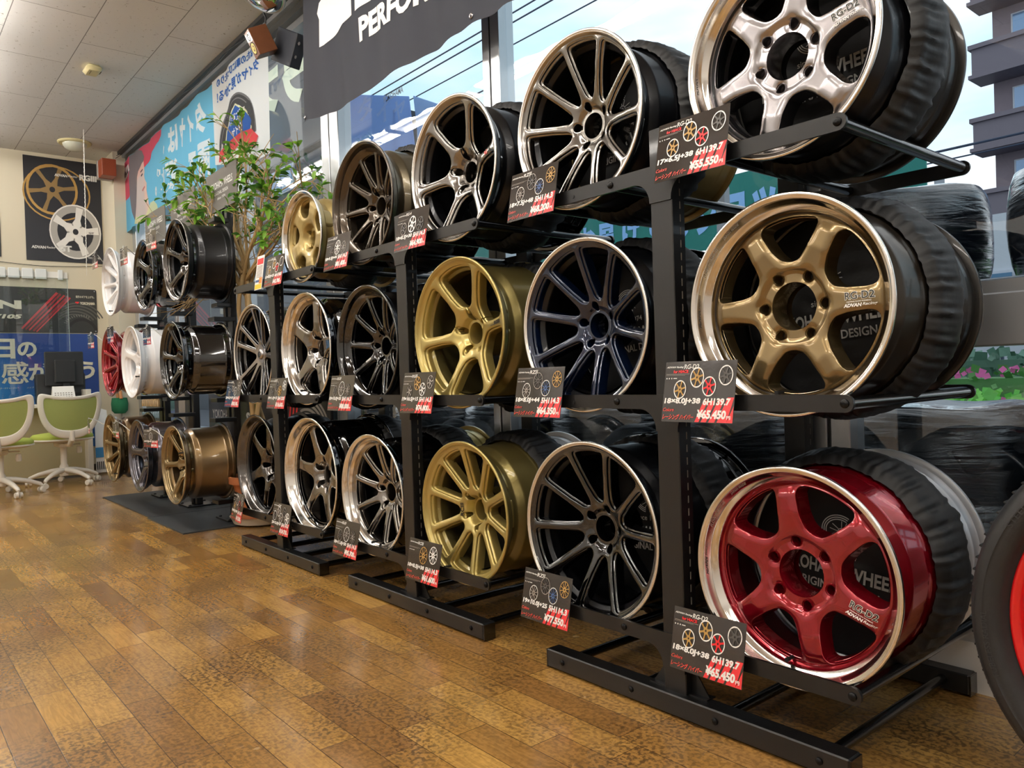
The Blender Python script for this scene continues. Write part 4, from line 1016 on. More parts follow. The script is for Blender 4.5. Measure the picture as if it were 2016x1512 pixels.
SW = [(-6.40, -.10, 1.664, .256, .270, 'ten_thin', M_WHITEP, 0, 'white ten spoke wheel, top of the far left stand'),
      (-6.41, -.12, 1.059, .258, .250, 'ten_thin', M_RED, 1, 'candy red ten spoke wheel, middle of the far left stand'),
      (-6.46, -.12, .411, .258, .280, 'ten_thin', M_BRONZE, 2, 'bronze ten spoke wheel, bottom of the far left stand'),
      (-5.70, -.05, 1.634, .242, .240, 'five_curved', M_GBLACK, 3, 'gloss black five spoke wheel, top of the middle stand'),
      (-5.817, -.12, 1.041, .250, .270, 'five_curved', M_WHITEP, 4, 'white five spoke wheel, middle of the middle stand'),
      (-5.721, -.12, .396, .2478, .280, 'five_curved', M_GUN, 5, 'gunmetal five spoke wheel, bottom of the middle stand'),
      (-4.944, -.06, 1.634, .2505, .280, 'six_slim', M_HYPD, 6, 'dark chrome spoked wheel, top of the nearest stand behind the tree'),
      (-4.895, -.12, 1.022, .2350, .300, 'six_slim', M_GBLACK, 7, 'gloss black six spoke wheel, middle of the nearest stand'),
      (-4.937, -.12, .387, .2400, .300, 'six_slim', M_BRONZE, 8, 'bronze spoked wheel with wide barrel, bottom of the nearest stand')]
cards = [(-6.60, 1.90, -6), (-5.76, 1.82, -4), (-5.12, 1.83, 2), (-6.86, 1.30, 0), (-6.21, 1.31, -5), (-5.27, 1.25, -6), (-6.99, .62, -20), (-6.16, .62, -5), (-5.34, .59, 22)]
NMC = ['white ten spoke wheel', 'gloss black five spoke wheel', 'dark chrome wheel behind the tree', 'candy red ten spoke wheel', 'white five spoke wheel', 'stand mounted gloss black wheel', 'bronze ten spoke wheel', 'gunmetal five spoke wheel', 'bronze wide barrel wheel']
for x, y, z, R, W, dz, m, k, lb in SW:
    wheel('alloy_wheel', lb, dz, R, W, m, loc=(x, y, z), rot=20+13*k, barrel_m=(M_SBLACK if m is M_HYPD else (mat('brown_bronze_barrel', '6a5537', metal=.85, rough=.28, coat=.5) if m is M_BRONZE else m)))
    st = stand_wheels[k//3]
    yb = y+W
    # clamp arms holding the rear of the rim
    for dzv in (1, -1):
        mb = MB(); zz = z+dzv*R
        mb.bevbox(x-st.location.x-.055, x-st.location.x+.055, yb-.27-.055, .262-.27, zz+(.004 if dzv > 0 else -.030), zz+(.030 if dzv > 0 else -.004), .003)
        mb.bevbox(x-st.location.x-.040, x-st.location.x+.040, .245-.27, .262-.27, min(zz, zz-dzv*.09), max(zz, zz-dzv*.09)+.01, .002)
        mb.obj('clamp_arm', [M_STEEL], st, smooth=0)
for k, ((x, z, rz), nm) in enumerate(zip(cards, NMC)):
    pc = price_card(x-.075, z, 'RG-4', ('18×9.5J+45', '5H114.3'), '69.300', [(3, 7), (8, 3), (7, 7)], 10, 'small price card hanging by a clip next to the %s' % nm, y=-.155, rx=0, rz=rz*.5+4, scale=.80, parent_group='clip-on price cards of the post stands', clip=True)
    wk = SW[[0, 3, 6, 1, 4, 7, 2, 5, 8][k]]; an = math.radians(138); iv = (Matrix.LocRotScale(pc.location, pc.rotation_euler, pc.scale)).inverted()
    tg = iv @ Vector((wk[0]+(wk[3]-.004)*math.cos(an), wk[1]+.004, wk[2]+(wk[3]-.004)*math.sin(an))); st0 = Vector((CW/2, .002, CH+.008))
    mb = MB(); mb.tube([st0, (st0+tg)/2+Vector((0, -.004, .012)), tg], .0035, 8); mb.obj('clip_arm', [mat('clear_plastic', 'b9b9b4')], pc)

# ------------------------------------------------------------------ potted tree
def tree():
    rnd = random.Random(5)
    px, py = -4.71, .33
    t = thing('potted_tree', 'leafy indoor tree with twisted pale trunks in a terracotta pot on a white saucer', 'potted plant', (px, py, 0))
    mb = MB(); mb.lathe([(.001, .002), (.135, .002), (.165, .012), (.185, .052), (.190, .055), (.180, .052), (.160, .016), (.001, .012)], 48, axis='Z'); mb.obj('saucer', [mat('saucer_ivory', 'd6d0bf', rough=.4)], t)
    mb = MB(); mb.lathe([(.001, .014), (.125, .014), (.150, .20), (.165, .255), (.188, .258), (.192, .30), (.178, .302), (.170, .28), (.165, .265)], 48, axis='Z'); mb.obj('terracotta_pot', [mat('terracotta', 'a4623a', rough=.75, bump=.08, bscale=50)], t)
    mb = MB(); mb.lathe([(.001, .272), (.165, .268)], 32, axis='Z'); mb.obj('soil', [mat('soil', '2b221a', rough=.95, bump=.6, bscale=60)], t)
    M_BARK = mat('pale_bark', 'a98d60', rough=.75, bump=.3, bscale=45); 
    mb = MB()
    # braided lower trunks
    for k in range(4):
        pts = []; rad = []
        for i in range(26):
            f = i/25; z = .27+1.28*f; a = k*PI/2+f*5.2
            rr = .050*(1-.35*f)+.030*math.sin(f*PI*3+k)
            pts.append((-.10*f*1+rr*math.cos(a)-.02, rr*math.sin(a)*.8, z)); rad.append(.019-.006*f)
        mb.tube(pts, rad, 9)
    twigs = []
    base = Vector((-.12, 0, 1.55))
    tips = []
    ends = [(-.72, .02, 2.28), (-1.05, .02, 2.06), (-.42, .05, 2.30), (-.02, -.02, 2.30), (.30, 0, 2.16), (.66, .02, 1.98), (-1.38, .0, 2.16), (-.80, -.15, 1.68), (-1.0, -.1, 1.42), (.18, .1, 2.02), (-.45, -.1, 2.02), (.56, .08, 1.82), (-.62, .1, 2.42), (-.18, -.05, 2.2), (.42, .0, 2.10), (-1.2, .05, 1.95), (-.9, .0, 2.30), (.80, .03, 1.92), (-1.62, .0, 2.20), (-1.50, .05, 2.42), (-1.15, .02, 2.44)]
    for k, e in enumerate(ends):
        e = Vector(e); p0 = base+Vector((rnd.uniform(-.02, .02), rnd.uniform(-.02, .02), rnd.uniform(-.14, .05)))
        mid = p0.lerp(e, .45)+Vector((rnd.uniform(-.06, .06), rnd.uniform(-.04, .04), rnd.uniform(-.02, .10)))
        pts = [p0.lerp(mid, q/5)*(1-q/5)+p0.lerp(mid, q/5).lerp(mid.lerp(e, q/5), q/5)*(q/5) for q in range(6)]
        pts = []
        for q in range(11):
            f = q/10; a = p0.lerp(mid, f); b = mid.lerp(e, f); p = a.lerp(b, f)+Vector((.012*math.sin(f*9+k), .010*math.cos(f*8+k*2), .01*math.sin(f*11+k)))*(f > 0)
            pts.append(p)
        mb.tube(pts, [.0125-.0095*q/10 for q in range(11)], 6)
        for s in range(9):
            f0 = rnd.randint(3, 10); st = pts[f0]
            d = (pts[min(f0+1, 10)]-pts[f0-1]).normalized()
            dd = (d*.8+Vector((rnd.uniform(-1, 1), rnd.uniform(-.7, .7), rnd.uniform(-.5, .45)))).normalized()
            L = rnd.uniform(.12, .34)
            q1 = st+dd*L*.5+Vector((0, 0, rnd.uniform(-.02, .03))); q2 = st+dd*L+Vector((0, 0, rnd.uniform(-.03, .05)))
            mb.tube([st, q1, q2], [.0042, .0028, .0016], 5)
            tips.append((st, q1, q2, e.z))
            for _ in range(2):
                d3 = (dd+Vector((rnd.uniform(-.9, .9), rnd.uniform(-.7, .7), rnd.uniform(-.6, .7)))).normalized(); q3 = q1+d3*rnd.uniform(.06, .16)
                mb.tube([q1, q3], [.0022, .0012], 4); tips.append((q1, q1.lerp(q3, .5), q3, e.z))
    mb.obj('trunk_and_branches', [M_BARK], t)
    mb = MB()
    def leaf(p, d, L, w):
        d = d.normalized(); s = d.cross(Vector((0, 0, 1)))
        if s.length < .1: s = Vector((1, 0, 0))
        s = s.normalized(); n = s.cross(d); s = (s*math.cos(rnd.uniform(-1, 1))+n*.5*rnd.uniform(-1, 1)).normalized(); n = s.cross(d)
        vs = []; k = 5
        for i in range(k+1):
            f = i/k; ww = w*math.sin(PI*min(1, f*.93+.04))**.8; c = p+d*L*f+Vector((0, 0, -L*.30*f*f))
            vs += [c-s*ww+n*ww*.35, c, c+s*ww+n*ww*.35]
        fs = []
        for i in range(k):
            a = 3*i; fs += [(a, a+1, a+4, a+3), (a+1, a+2, a+5, a+4)]
        mb.add(vs, fs, rnd.choice([0, 0, 1, 2]))
    for a, b, c, ez in tips:
        hgt = max((c.z-1.66)/.5, (abs(c.x+.3)-.35)/.6)
        nl = 0 if rnd.random() > min(.9, max(.03, hgt if c.z > 1.62 else 0)) else rnd.randint(2, 4)
        for _ in range(nl):
            p = b.lerp(c, rnd.uniform(.2, 1)); d = (c-b).normalized()+Vector((rnd.uniform(-.9, .9), rnd.uniform(-.8, .8), rnd.uniform(-.7, .3)))
            leaf(p, d, rnd.uniform(.048, .082), rnd.uniform(.011, .018))
    o = mb.obj('leaves', [mat('leaf_green', '6a9c34', rough=.42, trans=.35), mat('leaf_dark', '40702a', rough=.4, trans=.25), mat('leaf_light', '86b53f', rough=.45, trans=.4)], t, smooth=70, fixn=False)
    # green canes tied between the trunks
    mb = MB()
    for k in range(4): mb.cyl((-.05+.02*k, -.01+.01*k, .27), (-.10+.02*k, .0, 1.1+.05*k), .006, n=8)
    mb.obj('support_cane', [mat('cane_green', '5d7a35', rough=.5)], t)
tree()

# ------------------------------------------------------------------ back wall: posters, banners, tile rail
def WX(off):   # wall plane mapping: u along +y, v up
    return lambda u, v, dy=0: (XB+off+dy, u, v)
M_POSTER = mat('poster_dark', '24252b', rough=.45, bump=.08, bscale=9)
def poster(y0, y1, z0, z1, label):
    t = thing('wall_poster', label, 'poster', (0, 0, 0)); t.location = (XB, (y0+y1)/2, z0)
    mb = MB(); mb.box(.002, .008, y0-(y0+y1)/2, y1-(y0+y1)/2, 0, z1-z0); mb.obj('sheet', [M_POSTER], t, smooth=0)
    return t, (lambda u, v, dy=0: (.0092+dy, y0-(y0+y1)/2+u, z1-z0-v))
PM = [M_PRINTW, M_CGOLD, mat('art_bronze', '8a7047', rough=.4), mat('art_white', 'e4e2dd', rough=.4), mat('art_grey', 'a7a49e', rough=.5), mat('art_dark', '33343a', rough=.6), M_REDP, mat('art_pale_blue', 'a9b7c4', rough=.5)]
t, F = poster(-.229, .480, 2.195, 3.262, 'dark poster with a bronze wheel above a white wheel, RGIII and GT lettering')
mb = MB()
def art_wheel(mb, F, cx, cy, rx, rz, n, mi, rim, rw, tilt, hw, d=0):
    flat_wheel(mb, cx, -cy, rz, n, mi, rim, rx/rz, hw=hw, tilt=tilt, rw=rw, fn=lambda a, b, dy: F(a, -b, d+abs(dy)))
k = 30; q = []
for i in range(k):
    a = 2*PI*i/k
    for r in (1, .95): q.append(F(.295+.31*r*math.cos(a), .36-.285*r*math.sin(a), .0002))
mb.add(q, [(2*i, 2*i+1, (2*i+3) % (2*k), (2*i+2) % (2*k)) for i in range(k)], 1)
art_wheel(mb, F, .252, .325, .235, .262, 6, 2, 1, .10, .15, .085, .001)
art_wheel(mb, F, .452, .745, .242, .286, 5, 3, 4, .30, .10, .14, .002); 
k = 30; q = []
for i in range(k):
    a = 2*PI*i/k
    for r in (1, .95): q.append(F(.452+.242*r*math.cos(a), .745-.286*r*math.sin(a), .0028))
mb.add(q, [(2*i, 2*i+1, (2*i+3) % (2*k), (2*i+2) % (2*k)) for i in range(k)], 3)
mb.obj('wheel_artwork', PM, t, smooth=0, fixn=False)
mb = MB(); G = lambda u, v: F(u, -v, .004)
put_text(mb, 'RGIII', .505, -.195, .165, .062, 0, .05, 0, fn=G); put_text(mb, 'ADVAN', .275, -.182, .12, .028, 0, .05, .1, fn=G); put_text(mb, 'Racing', .40, -.182, .09, .028, 0, .02, .2, fn=G)
put_text(mb, 'ADVAN', .045, -.945, .13, .030, 0, .05, .1, fn=G); put_text(mb, 'Racing', .18, -.945, .08, .030, 0, .02, .2, fn=G); put_text(mb, 'GT', .285, -.962, .125, .066, 0, .05, 0, fn=G)
put_text(mb, 'GT', .575, -.755, .05, .018, 5, .04, 0, fn=G); put_text(mb, 'YOKOHAMA WHEELS', .56, -1.018, .12, .018, 0, .02, 0, fn=G)
mb.obj('poster_lettering', PM, t, smooth=0, fixn=False)
t, F = poster(-1.16, -.445, 2.21, 3.285, 'dark poster with silver wheels above a pale van, cut by the left edge')
mb = MB(); art_wheel(mb, F, .56, .48, .13, .145, 6, 1, 3, .14, .1, .12, .001); art_wheel(mb, F, .36, .28, .17, .19, 6, 4, 3, .14, .3, .12, .0005)
mb.add([F(.18, .90, .001), F(.64, .93, .001), F(.66, .86, .001), F(.625, .80, .001), F(.60, .70, .001), F(.42, .66, .001), F(.18, .66, .001)], [(0, 1, 2, 3, 4, 5, 6)], 7)
mb.add([F(.50, .71, .002), F(.59, .735, .002), F(.61, .79, .002), F(.50, .77, .002)], [(0, 1, 2, 3)], 5)
art_wheel(mb, F, .56, .90, .032, .042, 6, 4, 5, .3, .2, .12, .003)
mb.add([F(.02, .96, .0005), F(.70, .97, .0005), F(.70, 1.0, .0005), F(.02, 1.0, .0005)], [(0, 1, 2, 3)], 5)
mb.obj('poster_artwork', PM, t, smooth=0, fixn=False)
mb = MB(); G = lambda u, v: F(u, -v, .004)
put_text(mb, 'RG-D2', .36, -.135, .235, .060, 0, .05, 0, fn=G); mb.obj('poster_lettering', PM, t, smooth=0, fixn=False)

# tyre banner
t = thing('wall_banner', 'dark tyre banner reading ADVAN V105 with red streaks on the far wall', 'banner', (XB, -.75, 1.452))
O = Vector((XB, -.75, 1.452))
def FB(u, v, d=.0062): return (d, u-O.y, v-O.z)
mb = MB(); mb.add([FB(-1.95, 1.452, .005), FB(.39, 1.452, .005), FB(.398, 1.465, .005), FB(.398, 1.905, .005), FB(.385, 1.917, .005), FB(-1.95, 1.917, .005)], [(0, 1, 2, 3, 4, 5)])
mb.obj('sheet', [mat('banner_charcoal', '2c2d2c', rough=.5)], t, smooth=0)
mb = MB()
for i, (a, b, w) in enumerate([(-.30, .02, .022), (-.265, .055, .014), (-.235, .09, .014), (-.20, .12, .022), (-.17, .145, .01)]):
    zb = 1.50-.008*i; zt = 1.875-.012*i
    mb.add([FB(a, zb), FB(a+w*.5, zb-.012), FB(b+w, zt-.012), FB(b, zt)], [(0, 1, 2, 3)], i % 2)
mb.obj('red_streaks', [mat('streak_red', 'b7323a', rough=.5), mat('streak_dark_red', '8c2530', rough=.5)], t, smooth=0, fixn=False)
mb = MB()
def arc_band(mb, F, cx, cz, rx, rz, a0, a1, w, mi, d):
    q = []; n = 26
    for i in range(n+1):
        a = math.radians(a0+(a1-a0)*i/n); q += [F(cx+rx*math.cos(a), cz+rz*math.sin(a), d), F(cx+(rx-w)*math.cos(a), cz+(rz-w)*math.sin(a), d)]
    mb.add(q, [(2*i, 2*i+1, 2*i+3, 2*i+2) for i in range(n)], mi)
for i in range(5): arc_band(mb, FB, .22-.01*i, 1.50, .26-.018*i, .275-.030*i, 25+i*2, 125+4*i, .014, 0, .0065)
arc_band(mb, FB, .25, 1.45, .15, .16, 15, 150, .03, 1, .007)
for k in range(12):
    a = math.radians(62+k*8); mb.add([FB(.24+.18*math.cos(a), 1.485+.165*math.sin(a), .0075), FB(.24+.18*math.cos(a+.06), 1.485+.165*math.sin(a+.06), .0075), FB(.24+.155*math.cos(a+.03), 1.485+.140*math.sin(a+.03), .0075), FB(.24+.155*math.cos(a-.03), 1.485+.14*math.sin(a-.03), .0075)], [(0, 1, 2, 3)], 2)
mb.obj('tyre_artwork', [mat('tyre_grey_art', '54544f', rough=.6), mat('tyre_dark_art', '1c1c1c', rough=.6), mat('tyre_light_art', '6b6b64', rough=.6)], t, smooth=0, fixn=False)
mb = MB(); G = lambda u, v: FB(u, v, .009)
put_text(mb, 'ADVAN', -1.33, 1.690, 1.04, .088, 0, .06, 0, fn=G); put_text(mb, 'V105', -.545, 1.592, .255, .044, 0, .05, .2, fn=G)
put_text(mb, 'YOKOHAMA', .238, 1.752, .142, .030, 0, .04, 0, fn=G); put_text(mb, '情熱のギアを上げろ。', .20, 1.822, .175, .026, 0, .02, .1, fn=G)
mb.add([G(.193, 1.782), G(.232, 1.782), G(.222, 1.766), G(.205, 1.757), G(.212, 1.768), G(.193, 1.770)], [(0, 1, 2, 3, 4, 5)], 1)
mb.obj('banner_lettering', [mat('banner_cream', 'd9d5c2', rough=.5), M_REDP], t, smooth=0, fixn=False)
mb = MB()
for y, z in ((.378, 1.897), (.378, 1.472)): mb.lathe([(.010, 0), (.008, .003), (.0005, .004)], 14, cx=0, cz=0, axis='Y'); 
# screws facing the room
mb = MB()
for y, z in ((.378, 1.897), (.378, 1.472)): mb.cyl((.005, y-O.y, z-O.z), (.012, y-O.y, z-O.z), .011, .008, 14)
mb.obj('fixing_screws', [M_SMACH], t)

# blue slogan banner
def grad_blue():
    m = bpy.data.materials.new('blue_banner_print'); m.use_nodes = True; nt = m.node_tree; N = nt.nodes; L = nt.links.new; b = N['Principled BSDF']
    tc = N.new('ShaderNodeTexCoord'); sx = N.new('ShaderNodeSeparateXYZ'); L(tc.outputs['Object'], sx.inputs[0])
    a = N.new('ShaderNodeMath'); a.operation = 'MULTIPLY_ADD'; L(sx.outputs[1], a.inputs[0]); a.inputs[1].default_value = -1.0; a.inputs[2].default_value = 1.35
    c = N.new('ShaderNodeMath'); c.operation = 'MULTIPLY_ADD'; L(sx.outputs[2], c.inputs[0]); c.inputs[1].default_value = -.9; L(a.outputs[0], c.inputs[2])
    cr = N.new('ShaderNodeValToRGB'); e = cr.color_ramp.elements; e[0].position = .0; e[0].color = (*hx('1d3f86'), 1); e[1].position = .62; e[1].color = (*hx('1f7fc4'), 1)
    L(c.outputs[0], cr.inputs[0]); L(cr.outputs[0], b.inputs['Base Color']); b.inputs['Roughness'].default_value = .5
    return m
t = thing('wall_banner', 'blue slogan banner with large cream Japanese characters on the far wall', 'banner', (XB, -.75, .25)); O2 = Vector((XB, -.75, .25))
def FC(u, v, d=.009): return (d, u-O2.y, v-O2.z)
mb = MB(); mb.box(.001, .005, -1.95-O2.y, .39-O2.y, 0, 1.195); mb.obj('sheet', [grad_blue()], t, smooth=0)
mb = MB(); G = lambda u, v: FC(u, v)
for ch, y0, z0, w, h in (('の', -.342, 1.205, .170, .155), ('日', -.565, 1.190, .205, .200), ('明', -.82, 1.19, .21, .20), ('感', -.485, .935, .235, .225), ('が', -.250, .965, .195, .185), ('違', -.03, .955, .20, .20), ('う', .205, .965, .150, .190), ('体', -.73, .94, .22, .21)):
    put_text(mb, ch, y0, z0, w, h, 0, .016 if ch in '感違' else .035, 0, fn=G)
put_text(mb, 'ハイブリッドカー', -.27, .885, .16, .018, 0, .01, 0, fn=G); put_text(mb, 'ターボチャージャー', -.50, .885, .16, .018, 0, .01, 0, fn=G)
mb.obj('banner_lettering', [mat('banner_cream', 'd9d5c2')], t, smooth=0, fixn=False)

# row of white tiles high on the wall
t = thing('tile_rail', 'row of white square tabs mounted across the wall below the posters', 'rail', (XB, -.4, 2.0))
mb = MB(); mb.box(.002, .012, -.95, .53, .02, .085); mb.obj('backing', [M_FIX], t, smooth=0)
for k in range(12):
    y = .53-.075-k*.118 if k else .485
    mb = MB(); mb.bevbox(.012, .040, y-.10 if k else y-.045, y, .0, .105, .006); mb.obj('tile', [mat('tile_white', 'dfe3e2', rough=.35, coat=.3)], t, smooth=0)
t = thing('wall_cable', 'thin dark cable drooping across the wall under the posters', 'cable', (XB, 0, 2.1)); mb = MB()
mb.tube([(.012, -.62+.11*i, .075-.035*math.sin(PI*i/10)) for i in range(11)], .003, 6); mb.obj('cable', [M_INK], t)

# wall speaker in the corner
t = thing('wall_speaker', 'small wooden speaker with silver front, fixed on the corner pillar', 'speaker', (-8.66, .45, 3.0)); t.scale = (.85, .85, .85)
mb = MB(); mb.bevbox(-.06, .13, -.11, .045, .0, .20, .004); mb.obj('cabinet', [mat('redwood', '8a3f22', rough=.45)], t, smooth=0)
mb = MB(); mb.bevbox(-.13, -.058, -.115, .045, -.01, .21, .004); mb.obj('grille', [mat('grille_silver', '9b958f', metal=.4, rough=.5)], t, smooth=0)

# ------------------------------------------------------------------ reception desk, monitor, calendar, screen, chairs
M_DESK = mat('desk_white', 'd8d3c6', rough=.45); M_KHAKI = mat('desk_panel_khaki', 'a59c78', rough=.6)
t = thing('reception_desk', 'pale reception desk with a khaki front panel against the far wall', 'desk', (-8.55, -.9, 0))
mb = MB(); mb.bevbox(-.22, .22, -1.1, 1.0, .700, .730, .004); mb.obj('desk_top', [M_DESK], t, smooth=0)
mb = MB(); mb.bevbox(-.20, .18, 1.0, 1.045, 0, .860, .004); mb.obj('side_panel', [M_DESK], t, smooth=0)
mb = MB(); mb.bevbox(-.20, .18, -1.1, -1.06, 0, .700, .004); mb.obj('side_panel', [M_DESK], t, smooth=0)
mb = MB(); mb.box(.02, .035, -1.06, 1.0, .03, .70); mb.obj('front_panel', [M_KHAKI], t, smooth=0)
mb = MB(); mb.tube([(.185, 1.03, .62), (.205, 1.03, .62), (.205, 1.03, .52), (.185, 1.03, .52)], .006, 8); mb.obj('hook', [M_HYPD], t)
M_MON = mat('monitor_black', '1c1f21', rough=.45)
t = thing('monitor', 'black monitor seen from behind on the reception desk', 'monitor', (-8.52, -.04, .73))
mb = MB(); mb.bevbox(-.02, .015, -.175, .155, .17, .50, .008); mb.bevbox(.01, .05, -.10, .08, .20, .42, .01); mb.obj('housing', [M_MON], t, smooth=0)
mb = MB(); mb.bevbox(-.03, .03, -.03, .03, .01, .22, .004); mb.bevbox(-.09, .09, -.11, .11, 0, .014, .003); mb.obj('stand', [M_MON], t, smooth=0)
t = thing('label_printer', 'wide black office machine on the desk behind the calendar', 'printer', (-8.62, -.08, .73))
mb = MB(); mb.bevbox(-.07, .045, -.20, .22, 0, .29, .01); mb.obj('body', [mat('machine_dark', '26292b', rough=.5)], t, smooth=0)
mb = MB(); mb.bevbox(.044, .05, -.17, .19, .08, .10, .001); mb.obj('slot', [M_INK], t, smooth=0)
t = thing('desk_calendar', 'small white tent calendar on the desk', 'calendar', (-8.39, -.09, .73)); mb = MB()
mb.add([(-.06, -.10, 0), (-.06, .10, 0), (0, .09, .165), (0, -.09, .165), (.06, -.10, 0), (.06, .10, 0), (.0015, .09, .165), (.0015, -.09, .165)], [(0, 1, 2, 3), (4, 5, 6, 7), (2, 6, 7, 3)])
mb.obj('tent', [M_WHITE], t, smooth=0)
mb = MB()
for r in range(5):
    for c in range(7):
        f = .15+.11*r; y = -.075+.0225*c; mb.add([(.0615-.0585*f+.0006, y, .165*f), (.0615-.0585*f+.0006, y+.012, .165*f), (.0615-.0585*(f+.05)+.0006, y+.012, .165*(f+.05)), (.0615-.0585*(f+.05)+.0006, y, .165*(f+.05))], [(0, 1, 2, 3)])
mb.obj('date_grid', [M_GREYP], t, smooth=0, fixn=False)
t = thing('clear_screen', 'clear acrylic screen standing above the reception desk', 'screen', (-8.60, -.75, .73))
mb = MB(); mb.box(-.002, .002, -.95, .77, 0.02, 1.22); mb.obj('acrylic_sheet', [mat_glass('acrylic', (.90, .93, .93))], t, smooth=0)
mb = MB(); mb.box(-.03, .03, -.90, -.80, 0, .02); mb.box(-.03, .03, .60, .70, 0, .02); mb.obj('foot', [mat('clear_plastic', 'b9b9b4')], t, smooth=0)
mb = MB(); mb.box(-.0025, .0025, .768, .7715, .02, 1.22); mb.obj('edge', [mat('acrylic_edge', 'a9bcb6', rough=.2)], t, smooth=0)

M_CHW = mat('chair_white', 'dfdcd2', rough=.4, coat=.2); M_LIME = mat('chair_lime_fabric', 'a7b650', rough=.8, bump=.25, bscale=220); M_MESH = mat('chair_green_mesh', '97a25c', rough=.75, bump=.35, bscale=320)
def task_chair(x, y, rz, label):
    t = thing('task_chair', label, 'chair', (x, y, 0), rz, 'white and green task chairs')
    # local: the sitter faces -x, the back is on the +x side
    outer = [(-.250, .425), (-.17, .395), (-.08, .380), (0, .376), (.08, .380), (.17, .395), (.250, .425), (.262, .36), (.258, .27), (.240, .18), (.205, .10), (.150, .035), (.08, .004), (0, -.004), (-.08, .004), (-.150, .035), (-.205, .10), (-.240, .18), (-.258, .27), (-.262, .36)]
    inner = [(-.205, .372), (-.14, .352), (-.07, .345), (0, .342), (.07, .345), (.14, .352), (.205, .372), (.212, .335), (.208, .27), (.192, .20), (.165, .145), (.125, .105), (.07, .085), (0, .080), (-.07, .085), (-.125, .105), (-.165, .145), (-.192, .20), (-.208, .27), (-.212, .335)]
    def bend(u, v, d): return (.235-.055*(u/.26)**2+.045*math.sin((v+.05)*4)*.6+d+.03*(v/.4), u, .425+v)
    n = len(outer); vs = []
    for ring, ds in ((outer, (0, .028)), (inner, (.002, .022))):
        for d in ds: vs += [bend(a, b, d) for a, b in ring]
    # rings: 0 outer front,1 outer back,2 inner front,3 inner back
    fs = []
    for i in range(n):
        j = (i+1) % n
        fs += [(i, j, n+j, n+i), (2*n+i, 3*n+i, 3*n+j, 2*n+j), (i, 2*n+i, 2*n+j, j), (n+i, n+j, 3*n+j, 3*n+i)]
    mb = MB(); mb.add(vs, fs); o = mb.obj('back_frame', [M_CHW], t, smooth=60)
    md = o.modifiers.new('round', 'SUBSURF'); md.levels = 1; md.render_levels = 2
    mb = MB(); rings = [1, .66, .33, .02]; vs = []
    cx0, cz0 = 0, .22
    for r in rings: vs += [bend(cx0+(a-cx0)*r*1.02, cz0+(b-cz0)*r*1.02, .012) for a, b in inner]
    fs = [(k*n+i, k*n+(i+1) % n, (k+1)*n+(i+1) % n, (k+1)*n+i) for k in range(3) for i in range(n)]+[tuple(range(3*n, 4*n))]
    mb.add(vs, fs); mb.obj('back_mesh', [M_MESH], t, smooth=60)
    mb = MB(); m = 40
    def sup(r, z, e=.0): return [(-.02+r*1.0*math.copysign(abs(math.cos(2*PI*i/m))**.8, math.cos(2*PI*i/m)), r*1.05*math.copysign(abs(math.sin(2*PI*i/m))**.8, math.sin(2*PI*i/m)), z) for i in range(m)]
    vs = sup(.02, .475)+sup(.15, .472)+sup(.215, .462)+sup(.232, .445)+sup(.230, .425)+sup(.20, .415)
    mb.add(vs, [(k*m+i, k*m+(i+1) % m, (k+1)*m+(i+1) % m, (k+1)*m+i) for k in range(5) for i in range(m)]+[tuple(range(m)), tuple(range(5*m, 6*m))]); mb.obj('seat', [M_LIME], t, smooth=60)
    mb = MB(); vs = sup(.236, .424)+sup(.238, .412)+sup(.19, .395)+sup(.06, .385)
    mb.add(vs, [(k*m+i, k*m+(i+1) % m, (k+1)*m+(i+1) % m, (k+1)*m+i) for k in range(3) for i in range(m)]+[tuple(range(m)), tuple(range(3*m, 4*m))]); mb.obj('seat_shell', [M_CHW], t, smooth=60)
    mb = MB(); mb.bevbox(-.08, .10, -.06, .06, .345, .392, .012); mb.tube([(.06, 0, .37), (.20, 0, .375), (.262, 0, .42), (.270, 0, .50)], [.022, .024, .024, .018], 10); mb.obj('back_bracket', [M_CHW], t, smooth=40)
    mb = MB(); mb.cyl((0, .06, .365), (0, .14, .360), .006, n=8); mb.lathe([(.001, .34), (.02, .34), (.024, .30), (.020, .28), (.001, .28)], 16, axis='Z', cx=.0, cz=.13); mb.obj('lever', [M_CHW], t)
    mb = MB(); mb.lathe([(.001, .35), (.030, .35), (.026, .30), (.026, .19), (.036, .17), (.036, .085), (.001, .08)], 24, axis='Z'); mb.obj('column', [M_CHW], t)
    for k in range(5):
        a = 2*PI*k/5+.45; c, s = math.cos(a), math.sin(a)
        pts = [(r*c, r*s, z) for r, z in ((.02, .135), (.10, .128), (.20, .105), (.275, .075), (.292, .060))]
        mb = MB(); mb.tube(pts, [.027, .024, .020, .017, .013], 10); lg = mb.obj('leg', [M_CHW], t)
        M = Matrix.Translation((.288*c, .288*s, .026)) @ Matrix.Rotation(a+.6*k, 4, 'Z')
        mb = MB()
        for sy in (-1, 1):
            p0 = M @ Vector((0, sy*.008, 0)); p1 = M @ Vector((0, sy*.026, 0)); mb.cyl(p0, p1, .0255, .022, 20)
        p0 = M @ Vector((0, 0, 0)); mb.cyl(p0, p0+Vector((0, 0, .045)), .008, n=8)
        mb.obj('caster', [M_CHW], lg)
    return t
task_chair(-8.02, -.17, .10, 'white and green swivel chair on the right, next to the wheel stands')
task_chair(-7.62, -.70, -.15, 'white and green swivel chair on the left, cut by the edge of the view')

